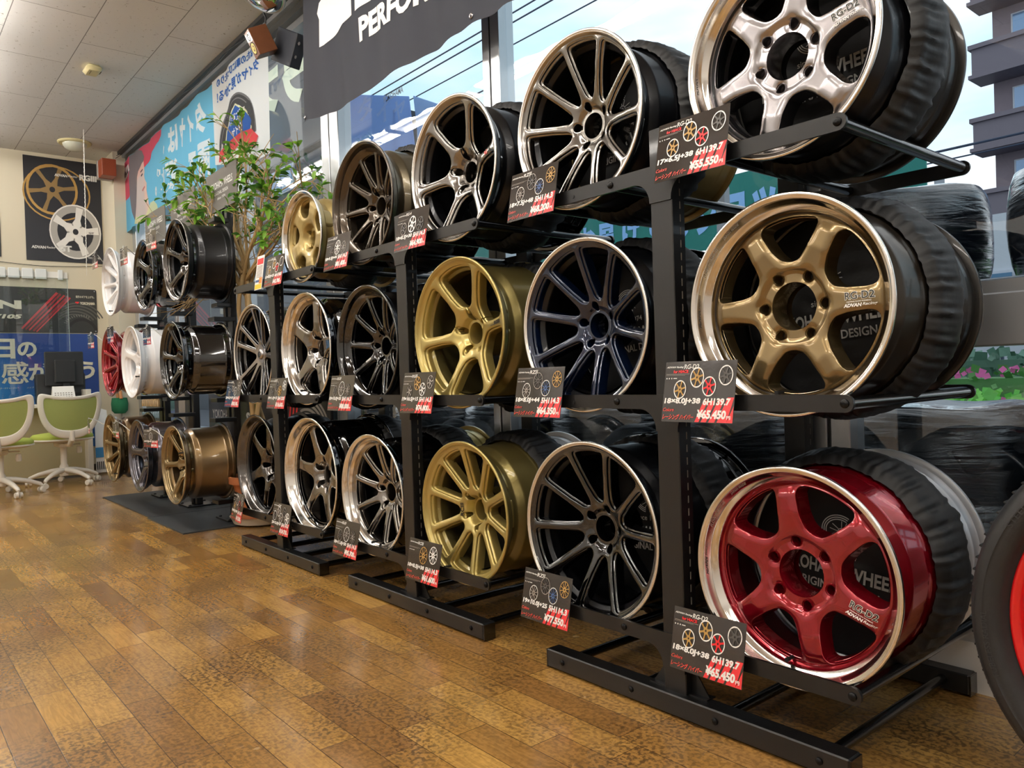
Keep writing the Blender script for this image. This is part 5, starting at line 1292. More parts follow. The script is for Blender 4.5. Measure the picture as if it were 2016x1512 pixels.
# small things by the far window corner
t = thing('leaflet_stand', 'white and blue card leaning at the end of the desk', 'card', (-8.62, .285, .02)); t.rotation_euler = (0, 0, .0)
mb = MB(); mb.add([(0, -.07, .0), (.0, .07, .0), (-.08, .06, .62), (-.08, -.05, .66), (-.01, -.07, 0), (-.01, .07, 0), (-.09, .06, .62), (-.09, -.05, .66)], [(0, 1, 2, 3), (4, 5, 6, 7), (0, 1, 5, 4), (1, 2, 6, 5), (2, 3, 7, 6), (3, 0, 4, 7)]); mb.obj('card', [M_WHITE], t, smooth=0)
mb = MB(); mb.add([(-.016, -.067, .15), (-.016, .066, .15), (-.028, .065, .25), (-.028, -.066, .25)], [(0, 1, 2, 3)]); 
for k in range(7): mb.add([(-.002+.0008, -.06+.018*k, .03), (-.002+.0008, -.052+.018*k, .03), (-.011+.0008, -.052+.018*k, .11), (-.011+.0008, -.06+.018*k, .11)], [(0, 1, 2, 3)], 1)
mb.v = [(a+.004, b, c) for a, b, c in mb.v]; mb.obj('printing', [mat('print_cyan', '3f8cc4'), M_INK], t, smooth=0, fixn=False)
t = thing('wall_mug', 'green plush holder hanging on the pillar beside the red wheel', 'holder', (-8.70, .47, .60)); mb = MB()
mb.lathe([(.001, 0), (.05, 0), (.075, .03), (.080, .10), (.070, .16), (.001, .16)], 24, axis='Z'); mb.obj('pouch', [mat('felt_green', '1f6b45', rough=.9)], t)
mb = MB(); mb.tube([(-.05, 0, .15), (-.06, -.01, .22), (0, -.01, .245), (.05, 0, .22), (.07, 0, .15)], .016, 8); mb.obj('trim', [mat('plush_orange', 'c98a5a', rough=.9)], t)
t = thing('grid_display', 'rack of small clear bottles on hooks below the far window', 'display', (-7.75, .52, .45)); mb = MB()
mb.box(-.28, .28, .03, .045, 0, .55); mb.box(-.28, -.25, -.03, .045, -.45, 0); mb.box(.25, .28, -.03, .045, -.45, 0); mb.box(-.28, .28, -.04, .045, -.02, 0); mb.obj('backing', [mat('backing_grey', '7f8a8c', rough=.6)], t, smooth=0)
for r in range(5):
    mb = MB()
    for c in range(9): mb.lathe([(.001, .0), (.022, .0), (.022, .05), (.010, .065), (.010, .078), (.001, .078)], 10, axis='Z', cx=-.24+.06*c, cz=.0)
    mb.v = [(a, b, c2+.02+.105*r) for a, b, c2 in mb.v]
    mb.obj('bottle_row', [mat('bottle_bluegrey', '56707c', rough=.2, coat=.6) if r % 2 else mat('bottle_amber', '9a7d52', rough=.25, coat=.6)], t)
for nm, lb, x, y, z0, w, h, col, txt, tc in [
    ('standing_poster', 'dark motorsport poster with an orange band behind the post stands', -7.0, .60, .45, .62, .75, '2e2b30', 'TYRE', 'c77f3f'),
    ('navy_signboard', 'navy signboard reading YOKOHAMA behind the nearest post stand', -6.10, .60, .20, .62, .72, '16294d', 'YOKOHAMA', 'd6d8dc'),
    ('black_signboard', 'black tyre signboard behind the potted tree with red bars and a white S', -5.05, .615, .38, 1.50, .44, '141416', 'SPORT  TYRE', 'd0cfc8')]:
    t = thing(nm, lb, 'sign', (x, y, z0)); mb = MB(); mb.bevbox(-w/2, w/2, 0, .02, 0, h, .003); mb.obj('board', [mat(nm+'_face', col, rough=.4, coat=.3)], t, smooth=0)
    mb = MB()
    if nm == 'navy_signboard': put_text(mb, txt, -.22, .40, .46, .07, 0, .01, 0, y=-.001); put_text(mb, 'ORIGINAL', -.12, .31, .26, .035, 0, .01, 0, y=-.001)
    elif nm == 'black_signboard':
        put_text(mb, 'S', -.60, .19, .075, .085, 0, .05, 0, y=-.001); put_text(mb, 'TYRE', .02, .20, .15, .032, 0, .03, .2, y=-.001)
        for k in range(5): mb.add([(.05+.05*k, -.001, .25), (.072+.05*k, -.001, .25), (.122+.05*k, -.001, .42), (.10+.05*k, -.001, .42)], [(0, 1, 2, 3)], 1)
        for k in range(7): arc_band(mb, lambda a, b, d: (a, -.001-.0001*k, b), .42, .05, .36-.03*k, .36-.03*k, 20, 110, .018, 2, 0)
    else:
        mb.add([(-.31, -.001, .42), (.31, -.001, .50), (.31, -.001, .56), (-.31, -.001, .48)], [(0, 1, 2, 3)], 0); mb.add([(-.2, -.001, .05), (-.02, -.001, .05), (0, -.001, .34), (-.18, -.001, .36)], [(0, 1, 2, 3)], 2); mb.add([(.08, -.001, .05), (.26, -.001, .05), (.24, -.001, .30), (.10, -.001, .36)], [(0, 1, 2, 3)], 1)
    mb.obj('printing', [mat(nm+'_ink', tc, rough=.5), M_REDP, M_GREYP], t, smooth=0, fixn=False)

# ------------------------------------------------------------------ cloth banners at the window
def cloth(mb, x0, x1, z0, z1, y, wave, nx=60, nz=16, mi=0, edge=None):
    vs = []
    for j in range(nz+1):
        for i in range(nx+1):
            x = x0+(x1-x0)*i/nx; zt = z1; zb = z0 if edge is None else edge(x); z = zb+(zt-zb)*j/nz
            vs.append((x, y+wave(x, z), z))
    mb.add(vs, [(j*(nx+1)+i, j*(nx+1)+i+1, (j+1)*(nx+1)+i+1, (j+1)*(nx+1)+i) for j in range(nz) for i in range(nx)], mi)
def w1(x, z): 
    k = (3.28-z)
    return (.014*math.sin(x*7+1.3*z)+.010*math.sin(x*13.0-2*z+1)+.005*math.sin(x*29+z*5))*min(1, .15+k*1.1)
t = thing('cloth_banner', 'large black cloth banner with white ADVAN PERFORMANCE lettering hanging at the window top', 'banner', (-2.6, .50, 2.34)); O3 = Vector((-2.6, .50, 2.34))
mb = MB(); cloth(mb, -4.235, -1.0, 2.36, 3.28, .50, w1, 110, 22, edge=lambda x: 2.36+.026*max(0, (-3.3-x))-.012*math.sin((x+4.235)*3.4)+.004*math.sin(x*31)); mb.v = [(a-O3.x, b-O3.y, c-O3.z) for a, b, c in mb.v]
mb.obj('cloth', [mat('banner_black_cloth', '393b43', rough=.8, trans=.30, bump=.05, bscale=200)], t, smooth=80, fixn=False)
mb = MB()
def FN(u, v): return (u-O3.x, w1(u, v)-.003, v-O3.z)
# ADVAN with its long swash, drawn as outlines
def poly_text(mb, pts, mi=0):
    bm = bmesh.new(); vv = [bm.verts.new((a, 0, b)) for a, b in pts]; bm.faces.new(vv); bmesh.ops.triangulate(bm, faces=bm.faces[:])
    x0 = min(a for a, b in pts); x1 = max(a for a, b in pts); k = int((x1-x0)/.03)+1
    for i in range(1, k): bmesh.ops.bisect_plane(bm, geom=bm.verts[:]+bm.edges[:]+bm.faces[:], plane_co=(x0+(x1-x0)*i/k, 0, 0), plane_no=(1, 0, 0))
    bm.verts.index_update(); mb.add([FN(p.co.x, p.co.z) for p in bm.verts], [tuple(p.index for p in f.verts) for f in bm.faces], mi); bm.free()
poly_text(mb, [(-4.045, 2.757), (-4.02, 2.775), (-4.005, 2.83), (-4.02, 2.88), (-4.055, 2.95), (-4.03, 3.00), (-3.70, 3.17), (-3.66, 3.17), (-3.66, 2.795), (-3.78, 2.795), (-3.78, 2.865), (-3.90, 2.865), (-3.945, 2.82), (-3.975, 2.775), (-4.0, 2.755)])
poly_text(mb, [(-3.61, 2.795), (-3.61, 3.17), (-3.35, 3.17), (-3.27, 3.12), (-3.25, 3.0), (-3.27, 2.85), (-3.34, 2.795)])
for i, ch in enumerate('VAN'): put_text(mb, ch, -3.20+.45*i, 2.795, .40, .375, 0, .06, 0, fn=FN, cut=.03)
put_text(mb, 'PERFORMANCE', -3.572, 2.617, 1.17, .128, 0, .045, 0, fn=FN, cut=.03)
mb.obj('banner_lettering', [mat('banner_print_white', 'efede6', rough=.6)], t, smooth=0, fixn=False)
mb = MB()
for x, z in ((-4.215, 2.405), (-2.62, 2.400), (-1.05, 2.40)): mb.lathe([(.012, -.004), (.009, -.006), (.005, -.005), (.004, -.002)], 16, cx=x-O3.x, cz=z-O3.z)
mb.v = [(a, b+w1(a+O3.x, c+O3.z), c) for a, b, c in mb.v]
mb.obj('eyelets', [M_SMACH], t)

def w2(x, z): return .010*math.sin(x*6.5+.8*z)+.006*math.sin(x*15+2*z)+.003*math.sin(x*27)
def banner_thing(name, label, x0, x1, z0, z1, y, colr, edge):
    t = thing(name, label, 'banner', ((x0+x1)/2, y, z0)); O = Vector(((x0+x1)/2, y, z0)); mb = MB(); cloth(mb, x0, x1, z0, z1, y, w2, 70, 14, edge=edge)
    mb.v = [(a-O.x, b-O.y, c-O.z) for a, b, c in mb.v]; mb.obj('cloth', [colr], t, smooth=80, fixn=False)
    def FN(u, v, d=.002): return (u-O.x, w2(u, v)-d, v-O.z)
    def poly(mb, pts, mi, d=.002):
        bm = bmesh.new(); vv = [bm.verts.new((a, 0, b)) for a, b in pts]; bm.faces.new(vv); bmesh.ops.triangulate(bm, faces=bm.faces[:])
        xa = min(a for a, b in pts); xb = max(a for a, b in pts); k = int((xb-xa)/.04)+1
        for i in range(1, k): bmesh.ops.bisect_plane(bm, geom=bm.verts[:]+bm.edges[:]+bm.faces[:], plane_co=(xa+(xb-xa)*i/k, 0, 0), plane_no=(1, 0, 0))
        bm.verts.index_update(); mb.add([FN(p.co.x, p.co.z, d) for p in bm.verts], [tuple(p.index for p in f.verts) for f in bm.faces], mi); bm.free()
    return t, FN, poly
TR = .55
def cm(n, c): return mat(n, c, rough=.8, trans=TR)
t, FN2, poly = banner_thing('window_banner', 'sky blue and red window banner with a drawn woman in profile and mirrored white characters', -8.80, -6.05, 2.47, 3.195, .60, cm('cloth_sky', '7ccdf0'), lambda x: 2.47+.010*math.sin(x*5))
mb = MB()
poly(mb, [(-8.80, 3.19), (-7.38, 3.19), (-7.40, 3.14), (-7.47, 3.10), (-7.72, 3.06), (-7.98, 3.00), (-8.45, 2.95), (-8.50, 2.81), (-8.80, 2.80)], 0, .0015)
mb.obj('red_panel', [cm('cloth_red', 'ea6076')], t, smooth=80, fixn=False)
mb = MB()
poly(mb, [(-8.40, 3.19), (-8.17, 3.19), (-8.06, 3.16), (-7.99, 3.06), (-7.98, 2.99), (-7.97, 2.93), (-7.995, 2.89), (-7.93, 2.82), (-7.955, 2.77), (-7.94, 2.70), (-7.98, 2.64), (-7.86, 2.50), (-8.28, 2.48), (-8.36, 2.66), (-8.42, 2.9)], 0, .0025)
mb.obj('face', [cm('cloth_skin', 'f0d7cc')], t, smooth=80, fixn=False)
mb = MB()
poly(mb, [(-8.42, 3.19), (-8.15, 3.19), (-8.03, 3.15), (-7.97, 3.08), (-7.99, 3.04), (-8.05, 3.03), (-8.17, 2.98), (-8.24, 2.90), (-8.29, 2.80), (-8.27, 2.68), (-8.32, 2.52), (-8.40, 2.62), (-8.46, 2.78), (-8.47, 2.98)], 0, .0035)
poly(mb, [(-8.10, 2.965), (-8.02, 2.975), (-8.02, 2.962), (-8.10, 2.950)], 1, .0035); poly(mb, [(-8.09, 2.925), (-8.03, 2.935), (-8.02, 2.920), (-8.08, 2.908)], 1, .0035)
mb.obj('hair', [cm('cloth_hair', '8b8489'), cm('cloth_hair_dark', '5d5860')], t, smooth=80, fixn=False)
mb = MB(); poly(mb, [(-8.07, 2.775), (-7.97, 2.800), (-7.965, 2.785), (-8.03, 2.757)], 0, .0035); mb.obj('mouth', [cm('cloth_lips', 'd8908c')], t, smooth=80, fixn=False)
mb = MB(); poly(mb, [(-8.34, 2.49), (-8.30, 2.57), (-8.15, 2.50), (-7.95, 2.52), (-7.86, 2.62), (-7.74, 2.615), (-7.60, 2.55), (-7.52, 2.48), (-7.9, 2.475)], 0, .0042); mb.obj('shirt', [cm('cloth_cream', 'ecebc0')], t, smooth=80, fixn=False)
mb = MB(); poly(mb, [(-8.79, 3.14), (-8.47, 3.12), (-8.43, 3.05), (-8.76, 2.99)], 0, .0045); put_text(mb, '¥4,400', -8.76, 3.02, .27, .07, 1, .03, 0, True, fn=lambda a, b: FN2(a, b, .006), cut=.04); mb.obj('price_label', [cm('cloth_white', 'f6f6f4'), M_INK], t, smooth=0, fixn=False)
mb = MB(); f2 = lambda a, b: FN2(a, b, .003)
for ch, x0, x1, z0, z1 in (('タ', -6.43, -6.22, 2.87, 3.12), ('イ', -6.68, -6.50, 2.88, 3.12), ('ヤ', -6.92, -6.73, 2.89, 3.13), ('は', -7.19, -6.98, 2.91, 3.14), ('、', -7.33, -7.27, 2.94, 3.02), ('雨', -6.40, -6.16, 2.50, 2.80), ('で', -6.70, -6.48, 2.52, 2.80), ('選', -7.29, -7.00, 2.55, 2.85), ('ば', -7.54, -7.33, 2.60, 2.86), ('。', -7.66, -7.57, 2.63, 2.72)):
    put_text(mb, ch, x0, z0, x1-x0, z1-z0, 0, .045, 0, True, fn=f2, cut=.04)
mb.obj('mirrored_lettering', [cm('cloth_white', 'f6f6f4')], t, smooth=0, fixn=False)

t, FN3, poly = banner_thing('window_banner', 'white window banner with a blue shield, half a tyre and mirrored blue lettering', -6.04, -4.985, 2.40, 3.195, .585, cm('cloth_white', 'f6f6f4'), lambda x: 2.40+.16*max(0, (-5.3-x))/.74)
FNb = FN3
mb = MB(); 
def band(cx, cz, rx, rz, a0, a1, w, mi, d):
    q = []; n = 30
    for i in range(n+1):
        a = math.radians(a0+(a1-a0)*i/n); q += [FN3(cx+rx*math.cos(a), cz+rz*math.sin(a), d), FN3(cx+(rx-w)*math.cos(a), cz+(rz-w*.8)*math.sin(a), d)]
    mb.add(q, [(2*i, 2*i+1, 2*i+3, 2*i+2) for i in range(n)], mi)
band(-5.555, 2.60, .365, .355, 0, 180, .105, 0, .0025); band(-5.555, 2.60, .365, .355, 0, 180, .018, 1, .0032); band(-5.555, 2.60, .325, .32, 0, 180, .010, 1, .0032)
mb.obj('tyre_picture', [cm('cloth_tyre', '4a4b4d'), cm('cloth_tyre_light', '8b8c8e')], t, smooth=0, fixn=False)
mb = MB(); poly(mb, [(-5.82, 2.60), (-5.78, 2.75), (-5.69, 2.83), (-5.53, 2.885), (-5.36, 2.80), (-5.25, 2.70), (-5.29, 2.60), (-5.5, 2.57)], 1, .004); poly(mb, [(-5.80, 2.61), (-5.765, 2.745), (-5.68, 2.815), (-5.53, 2.87), (-5.37, 2.79), (-5.27, 2.70), (-5.31, 2.61), (-5.5, 2.58)], 0, .005)
mb.obj('shield', [cm('cloth_royal', '2f62b5'), cm('cloth_paleyellow', 'eeeec8')], t, smooth=0, fixn=False)
mb = MB(); poly(mb, [(-5.93, 2.55), (-5.90, 2.62), (-5.74, 2.66), (-5.28, 2.64), (-5.15, 2.555), (-5.22, 2.49), (-5.45, 2.57), (-5.7, 2.56)], 0, .006); mb.obj('red_ribbon', [cm('cloth_red2', 'dd4f55')], t, smooth=0, fixn=False)
mb = MB()
put_text(mb, '雨に強い', -5.70, 2.745, .34, .075, 1, .03, 0, True, fn=lambda a, b: FN3(a, b+.10*(-5.53-a)*-.0, .0065), cut=.04); put_text(mb, 'タイヤ', -5.63, 2.655, .24, .065, 1, .03, 0, True, fn=lambda a, b: FN3(a, b, .0065), cut=.04)
put_text(mb, 'あなたの車にぴったりの', -5.93, 3.115, .82, .065, 0, .03, 0, True, fn=lambda a, b: FN3(a, b, .003), cut=.04)
put_text(mb, 'タイヤが見つかる！', -5.93, 2.995, .82, .085, 0, .03, 0, True, fn=lambda a, b: FN3(a, b, .003), cut=.04)
mb.obj('mirrored_lettering', [cm('cloth_blueprint', '3a6cb8'), cm('cloth_white', 'f6f6f4')], t, smooth=0, fixn=False)
# speaker cable along the header
t = thing('speaker_cable', 'thin dark cable sagging along the window header', 'cable', (-6.5, .53, 3.15)); mb = MB()
mb.tube([(-2.2+.18*i, 0, .10-.030*abs(math.sin(i*.55))-.01*math.sin(i)) for i in range(22)], .003, 6); mb.tube([(-2.2+.18*i, -.01, .085-.035*abs(math.sin(i*.5+.4))) for i in range(22)], .0025, 6); mb.obj('cable', [M_INK], t)

# speakers
t = thing('box_speaker', 'brown wooden speaker with a yellow cone hanging at the window header', 'speaker', (-4.60, .40, 2.84)); t.rotation_euler = (math.radians(26), math.radians(0), math.radians(-8)); t.scale = (.68, .68, .68); t.location = (-4.61, .42, 2.885)
M_WAL = mat('walnut', '6a3c1e', rough=.4, coat=.3, var=.25, vscale=20)
mb = MB(); mb.bevbox(-.070, .070, -.075, .105, 0, .235, .004); mb.obj('cabinet', [M_WAL], t, smooth=0)
mb = MB(); mb.lathe([(.030, -.0760), (.028, -.0775), (.018, -.074), (.006, -.0755), (.0005, -.078)], 28, cz=.178); mb.lathe([(.054, -.0760), (.051, -.079), (.047, -.0765)], 32, cz=.080); mb.obj('driver_rings', [M_INK], t)
mb = MB(); mb.lathe([(.046, -.077), (.040, -.0785), (.016, -.072), (.0145, -.0775), (.0005, -.083)], 32, cz=.080); mb.obj('yellow_cone', [mat('cone_yellow', 'd8c878', rough=.5)], t)
mb = MB(); mb.tube([(0, .10, .20), (0, .16, .30), (0, .17, .46)], .008, 8); mb.obj('bracket', [M_STEEL], t)
t = thing('box_speaker', 'dark blue black speaker seen from behind beside the brown one', 'speaker', (-4.53, .54, 2.845)); t.rotation_euler = (0, math.radians(28), math.radians(12)); t.scale = (1.25, 1, 1.35); t.location = (-4.60, .53, 2.85)
mb = MB(); mb.bevbox(-.085, .085, -.03, .05, 0, .15, .004); mb.obj('cabinet', [mat('speaker_navy', '20242e', rough=.6)], t, smooth=0)
mb = MB(); mb.cyl((.086, -.01, .05), (.094, -.01, .05), .008, n=10); mb.cyl((.086, -.01, .11), (.094, -.01, .11), .008, n=10); mb.obj('terminals', [M_SMACH], t)
# convex mirror under the ceiling
t = thing('convex_mirror', 'round convex mirror hanging from the ceiling, cut by the top edge', 'mirror', (-4.46, .335, 3.20)); t.rotation_euler = (math.radians(58), 0, math.radians(12)); t.scale = (.78, .78, .78)
mb = MB(); mb.lathe([(.19*math.sin(a*PI/48), -.065*math.cos(a*PI/48)) for a in range(1, 25)], 64); mb.obj('mirror_face', [mat('mirror', 'f2f4f5', metal=1, rough=.02)], t)
mb = MB(); mb.lathe([(.185, -.004), (.200, -.008), (.205, .004), (.18, .02), (.001, .02)], 64); mb.obj('rim', [mat('mirror_rim', 'b4bcc2', rough=.4)], t)
mb = MB(); mb.tube([(0, .02, 0), (0, .06, .04), (0, .075, .09)], .010, 8); mb.obj('arm', [M_STEEL], t)

# ------------------------------------------------------------------ outside the window
M_ASPH = mat('asphalt', '5b5f66', rough=.9, var=.15, vscale=5)
mb = MB(); mb.box(-90, 60, YW+.14, 60, -.30, -.12); structure('ground', mb, M_ASPH)
M_FILM = mat('stretch_film_black', '10151c', rough=.10, coat=1, bump=.42, bscale=5)
_m = MATS['stretch_film_black'].node_tree; _tc = [n for n in _m.nodes if n.type == 'TEX_COORD'][0]; _nz = [n for n in _m.nodes if n.type == 'TEX_NOISE'][0]; _nz.inputs['Detail'].default_value = 8; _nz.inputs['Distortion'].default_value = .6
_mp = _m.nodes.new('ShaderNodeMapping'); _mp.inputs['Scale'].default_value = (.8, .8, 9); _m.links.new(_tc.outputs['Object'], _mp.inputs[0]); _m.links.new(_mp.outputs[0], _nz.inputs['Vector'])
_bp = [n for n in _m.nodes if n.type == 'BUMP'][0]; _bp.inputs['Distance'].default_value = .03; _m.links.new(_bp.outputs[0], _m.nodes['Principled BSDF'].inputs['Coat Normal'])
def tyre_pile(x, y, z0, n, R, label, grp):
    rnd = random.Random(int(x*100)); t = thing('wrapped_tyre_pile', label, 'wrapped tyres', (x, y, z0), 0, grp)
    pr = [(.001, 0), (R*.8, 0)]
    h = .235
    for k in range(n):
        for f in (.02, .12, .28, .5, .72, .88, .98): pr.append((R*(.90+.10*math.sin(PI*f)**.45), h*(k+f)))
    pr += [(R*.80, h*n+.004), (R*.4, h*n-.012), (.001, h*n-.02)]
    mb = MB(); mb.lathe(pr, 72, axis='Z'); mb.v = [(a*(1+.012*math.sin(9*math.atan2(b, a)+c*14)), b*(1+.012*math.sin(9*math.atan2(b, a)+c*14)), c+.004*math.sin(40*c+5*math.atan2(b, a))) for a, b, c in mb.v]
    mb.obj('film', [M_FILM], t, smooth=60)
    return t
for i, x in enumerate((-4.55, -3.86, -3.15, -2.46, -1.76, -1.06, -.36, .35)):
    tyre_pile(x, 1.18, -.12, 3.6 and 3, .335, 'pile of tyres wrapped in black film standing outside the window, %s from the right' % ['eighth', 'seventh', 'sixth', 'fifth', 'fourth', 'third', 'second', 'first'][i], 'wrapped tyre piles on the ground outside').scale = (1, 1, 1.20)
mb = MB()
t = thing('outdoor_tyre_rack', 'grey metal beams outside carrying the upper wrapped tyres', 'tyre rack', (-1.2, 1.55, -.12))
for dy in (-.20, .25): mb = MB(); mb.bevbox(-1.1, 2.2, dy-.02, dy+.02, 1.20, 1.26, .004); mb.obj('beam', [mat('rack_grey', '8b8f96', metal=.4, rough=.5)], t, smooth=0)
for dx in (-1.1, .55, 2.2):
    for dy in (-.20, .25): mb = MB(); mb.bevbox(dx-.025, dx+.025, dy-.025, dy+.025, 0, 1.9, .003); mb.obj('upright', [mat('rack_grey', '8b8f96')], t, smooth=0)
for x, n, rr in ((-1.35, 1.2, .33), (-.62, 1.3, .33), (.15, 1, .33)):
    q = tyre_pile(x, 1.55, 1.14, 1, rr, 'wrapped tyre lying on the outdoor beams, %s' % ('leftmost one' if x < -1 else ('middle one' if x < 0 else 'rightmost one')), 'wrapped tyres on the outdoor beams'); q.scale = (1, 1, 1.5)
# hedge, flowers, lawn
def bumpy(name, label, cat, x0, x1, y0, y1, z0, z1, ms, seed, n=900, s=.07):
    rnd = random.Random(seed); mb = MB(); mb.box(x0, x1, y0+.06, y1-.06, z0, z1-.07, 0)
    for _ in range(n):
        x = rnd.uniform(x0, x1); f = rnd.random()
        if f < .5: y = y0+rnd.uniform(-.02, .06); z = rnd.uniform(z0, z1)
        else: y = rnd.uniform(y0, y1); z = z1+rnd.uniform(-.09, .02)
        r = rnd.uniform(.4, 1)*s; a = rnd.uniform(0, 3.1); b = rnd.uniform(-.8, .8)
        dx, dy, dz = r*math.cos(a), r*math.sin(a)*.5, r*b
        mb.add([(x-dx, y-dy, z-dz), (x+dz, y-.3*r, z-dx), (x+dx, y+dy, z+dz), (x-dz, y+.2*r, z+dx)], [(0, 1, 2, 3)], rnd.randint(0, len(ms)-1))
    o = mb.obj(name, ms, smooth=0, fixn=False); tag(o, label, cat); o['kind'] = 'stuff'; return o
bumpy('lawn_strip', 'low bright green ground cover outside the window', 'plants', -14, 5, 5.2, 6.0, -.12, .585, [mat('lawn_a', '5fae4a'), mat('lawn_b', '7cc45c')], 1, 2600, .06)
bumpy('flower_hedge', 'azalea hedge with pink blossoms across the car park', 'plants', -14, 5, 6.02, 6.8, -.12, .77, [mat('azalea_green', '4f7d4a'), mat('azalea_pink', 'c85a9a'), mat('azalea_green2', '63925a')], 2, 3200, .06)
bumpy('back_hedge', 'dull green hedge behind the azaleas', 'plants', -14, 5, 6.9, 7.8, -.12, .93, [mat('hedge_a', '4a6d5c'), mat('hedge_b', '5b8070')], 3, 2600, .07)
t = thing('railing', 'dark railing with pale posts behind the hedge', 'fence', (-4, 8.4, -.12)); mb = MB()
for k in range(46): mb.box(-10+k*.4, -9.97+k*.4, 0, .03, 0, 1.2)
mb.box(-10, 8.4, 0, .03, 1.15, 1.2); mb.obj('bars', [mat('railing_dark', '3a4658', rough=.6)], t, smooth=0)
# apartment block
def building(name, label, x0, x1, y0, y1, z1, wallm, floors, slabs, winc, seed=0, glass=None):
    t = thing(name, label, 'building', ((x0+x1)/2, y0, -.12)); ox, oy, oz = (x0+x1)/2, y0, -.12
    mb = MB(); mb.box(x0-ox, x1-ox, 0, y1-oy, 0, z1-oz); mb.obj('wall', [wallm], t, smooth=0)
    h = (z1-1)/floors
    for k in range(floors):
        z = .6+k*h
        if slabs:
            mb = MB(); mb.bevbox(x0-ox-.35, x1-ox, -1.1, 0, z+h*.02, z+h*.42, .05); mb.box(x0-ox-.42, x1-ox, -1.2, 0, z+h*.40, z+h*.46); mb.box(x0-ox-.42, x1-ox, -1.2, 0, z, z+h*.05); mb.obj('balcony', [mat('balcony_panel', '6d6670', rough=.7, bump=.2, bscale=3)], t, smooth=0)
        nw = max(1, int((x1-x0)/winc))
        for j in range(nw):
            wx = x0+.6+j*winc; mb = MB(); mb.box(wx-ox, wx-ox+winc*.55, -.05, .0, z+h*.48, z+h*.88); f = mb.obj('window', [mat('bldg_frame', 'b7bcc6', rough=.5)], t, smooth=0)
            mb = MB(); mb.box(wx-ox+.06, wx-ox+winc*.26, -.07, -.05, z+h*.5, z+h*.86); mb.box(wx-ox+winc*.29, wx-ox+winc*.52, -.07, -.05, z+h*.5, z+h*.86); mb.obj('glazing', [mat('bldg_glass', '6f8fb4', rough=.08, metal=.3, coat=1)], f, smooth=0)
    return t
building('apartment_block', 'brown tiled apartment block with balconies seen through the right window', -10.15, 4, 30, 42, 19, mat('tile_brown', '7d7078', rough=.7, var=.1, vscale=4), 7, True, 3.2)
building('low_building', 'lower brick building left of the apartment block', -12.6, -10.5, 31, 38, 7.2, mat('brick_dull', '77707a', rough=.8), 2, False, 2)
building('house', 'pale yellow house with a dark roof seen through the far window', -38, -29.5, 12, 20, 8.0, mat('house_yellow', 'b7b289', rough=.8), 2, False, 2.4)
building('dark_backing_block', 'added dark block outside the left windows, backing the reflections in the glass', -36, -18.5, 8.5, 11.6, 8.4, mat('dark_backing', '27303a', rough=.5), 3, False, 3)  # added dark mass, a backing so that reflections show in the left panes
building('pale_garage', 'pale garage front with white pillars across the car park', -7.6, -2.6, 9.5, 11.6, 2.7, mat('garage_pale', 'b9bfc9', rough=.8), 1, False, 1.6)
# own shop canopy / signs hung outside
M_SLATE = mat('sign_slate', '252e38', rough=.4)
t = thing('hanging_sign', 'dark slate shop sign outside with mirrored cream characters', 'sign', (-8.0, 2.0, 3.2)); mb = MB(); mb.bevbox(-2.4, 1.15, 0, .12, .05, 2.4, .01); mb.obj('panel', [M_SLATE], t, smooth=0)
mb = MB()
put_text(mb, 'プ', -.58, .62, .58, .55, 0, .07, 0, True, y=-.004); put_text(mb, 'ブ', -1.30, .62, .60, .58, 0, .07, 0, True, y=-.004); put_text(mb, 'ラ', .10, .55, .55, .55, 0, .07, 0, True, y=-.004)
mb.obj('sign_lettering', [mat('sign_cream', 'fbf8cf', rough=.5)], t, smooth=0, fixn=False)
def flag(name, label, pts, y, colr, items):
    xs = [p[0] for p in pts]; zs = [p[1] for p in pts]; O = Vector((sum(xs)/len(xs), y, min(zs)))
    t = thing(name, label, 'banner', O); mb = MB(); mb.prism([(a-O.x, b-O.z) for a, b in pts], -.006, .006); mb.obj('cloth', [colr], t, smooth=0)
    for ex in (min(xs)+.03, max(xs)-.42 if name == 'tyre_flag' else max(xs)-.30):
        mb = MB(); mb.cyl((ex-O.x, .02, -.12-O.z), (ex-O.x, .02, .8), .012, n=8); mb.obj('pole', [M_FIX], t)
    mb = MB()
    for (tx, x, z, w, h, mi) in items: put_text(mb, tx, x-O.x, z-O.z, w, h, mi, .03, 0, y=-.009)
    mb.obj('flag_lettering', [mat('flag_pale', 'ffffff', rough=.6, trans=.8), mat('flag_ink', '2b3550', rough=.6), M_WHITE, M_REDP], t, smooth=0, fixn=False)
    return t
t = flag('tyre_flag', 'blue outdoor banner reading タイヤ with trees printed on it', [(-8.34, 4.28), (-6.99, 3.86), (-6.86, 3.0), (-8.40, 3.0)], 3.0, mat('flag_blue', 'bcd4fb', rough=.7, trans=.75, var=.15, vscale=5), [('タ', -8.07, 3.86, .36, .26, 0), ('イ', -7.65, 3.72, .30, .26, 0), ('ヤ', -7.30, 3.62, .25, .26, 0), ('YOKOHAMA', -7.50, 3.93, .42, .07, 2), ('ROAD', -7.32, 3.12, .38, .10, 1)])
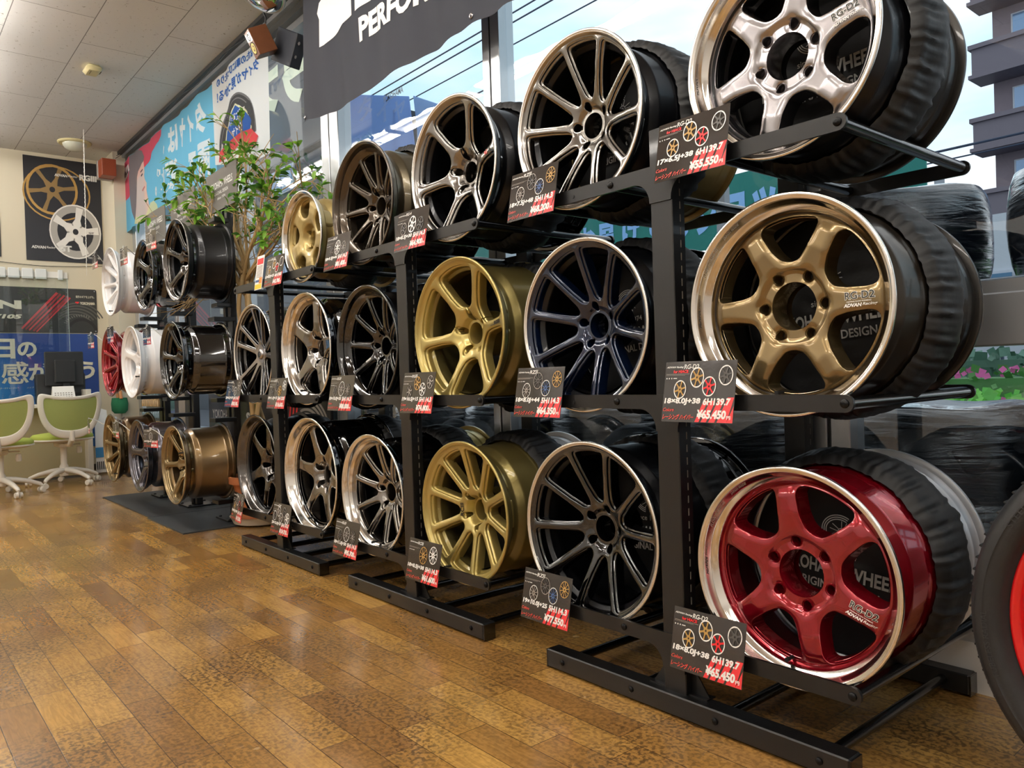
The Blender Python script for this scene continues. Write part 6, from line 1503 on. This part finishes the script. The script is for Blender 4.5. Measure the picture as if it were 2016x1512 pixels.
flag('side_flag', 'pale blue outdoor pennant to the right of the tyre banner', [(-6.97, 3.87), (-6.45, 3.62), (-6.70, 2.9), (-6.84, 2.9)], 3.05, mat('flag_blue_pale', 'c4dafa', rough=.7, trans=.7, var=.25, vscale=5), [])
M_GRN = mat('sign_green', '0d7a70', rough=.5)
t = thing('green_banner', 'long green outdoor banner with pale blue Japanese characters', 'banner', (-5.2, 5.0, 2.0)); mb = MB(); mb.box(-4.2, 2.6, 0, .02, .06, .74); mb.obj('cloth', [M_GRN], t, smooth=0)
for dx in (-4.2, -.9, 2.5): mb = MB(); mb.cyl((dx, .03, -2.12), (dx, .03, .78), .02, n=10); mb.obj('pole', [M_FIX], t)
mb = MB()
for i, ch in enumerate('お届けするショップです'): put_text(mb, ch, -1.28+.33*i if ch != '届' else -1.0, .22, .25, .34, 0, .05, 0, y=-.004)
mb.obj('banner_lettering', [mat('flag_sky', '8fc0f4', rough=.6)], t, smooth=0, fixn=False)
t = thing('magenta_flag', 'magenta nobori flag standing outside beyond the racks', 'flag', (-3.2, 4.2, -.12)); mb = MB(); mb.box(.02, .42, 0, .01, 1.0, 2.55); mb.obj('cloth', [mat('flag_magenta', 'd33c92', rough=.7, trans=.3)], t, smooth=0)
mb = MB(); mb.cyl((0, 0, 0), (0, 0, 2.7), .014, n=10); mb.obj('pole', [M_FIX], t)
# utility lines and pole
t = thing('utility_pole', 'grey concrete utility pole beyond the hedge', 'pole', (-5.18, 12, -.12)); mb = MB(); mb.cyl((0, 0, 0), (0, 0, 4.05), .085, .075, 16); mb.obj('shaft', [mat('concrete', '8d9299', rough=.8)], t)
for (z, r), nm in zip(((10.60, .022), (10.35, .022), (9.77, .018), (8.95, .02), (4.42, .02), (4.26, .012)), ('topmost of the wires crossing the bright sky', 'second from top of the wires in the bright sky', 'third from top of the wires in the bright sky', 'lowest of the wires in the bright sky', 'thicker wire in front of the apartment block', 'thin wire just below the thicker one at the apartment block')):
    mb = MB(); mb.tube([(-60+5*i, 12, z-.15*math.sin(PI*i/24)) for i in range(25)], r, 6)
    tag(mb.obj('power_line', [mat('wire_dark', '1e2c44', rough=.5)]), 'dark power line, '+nm, 'wire')
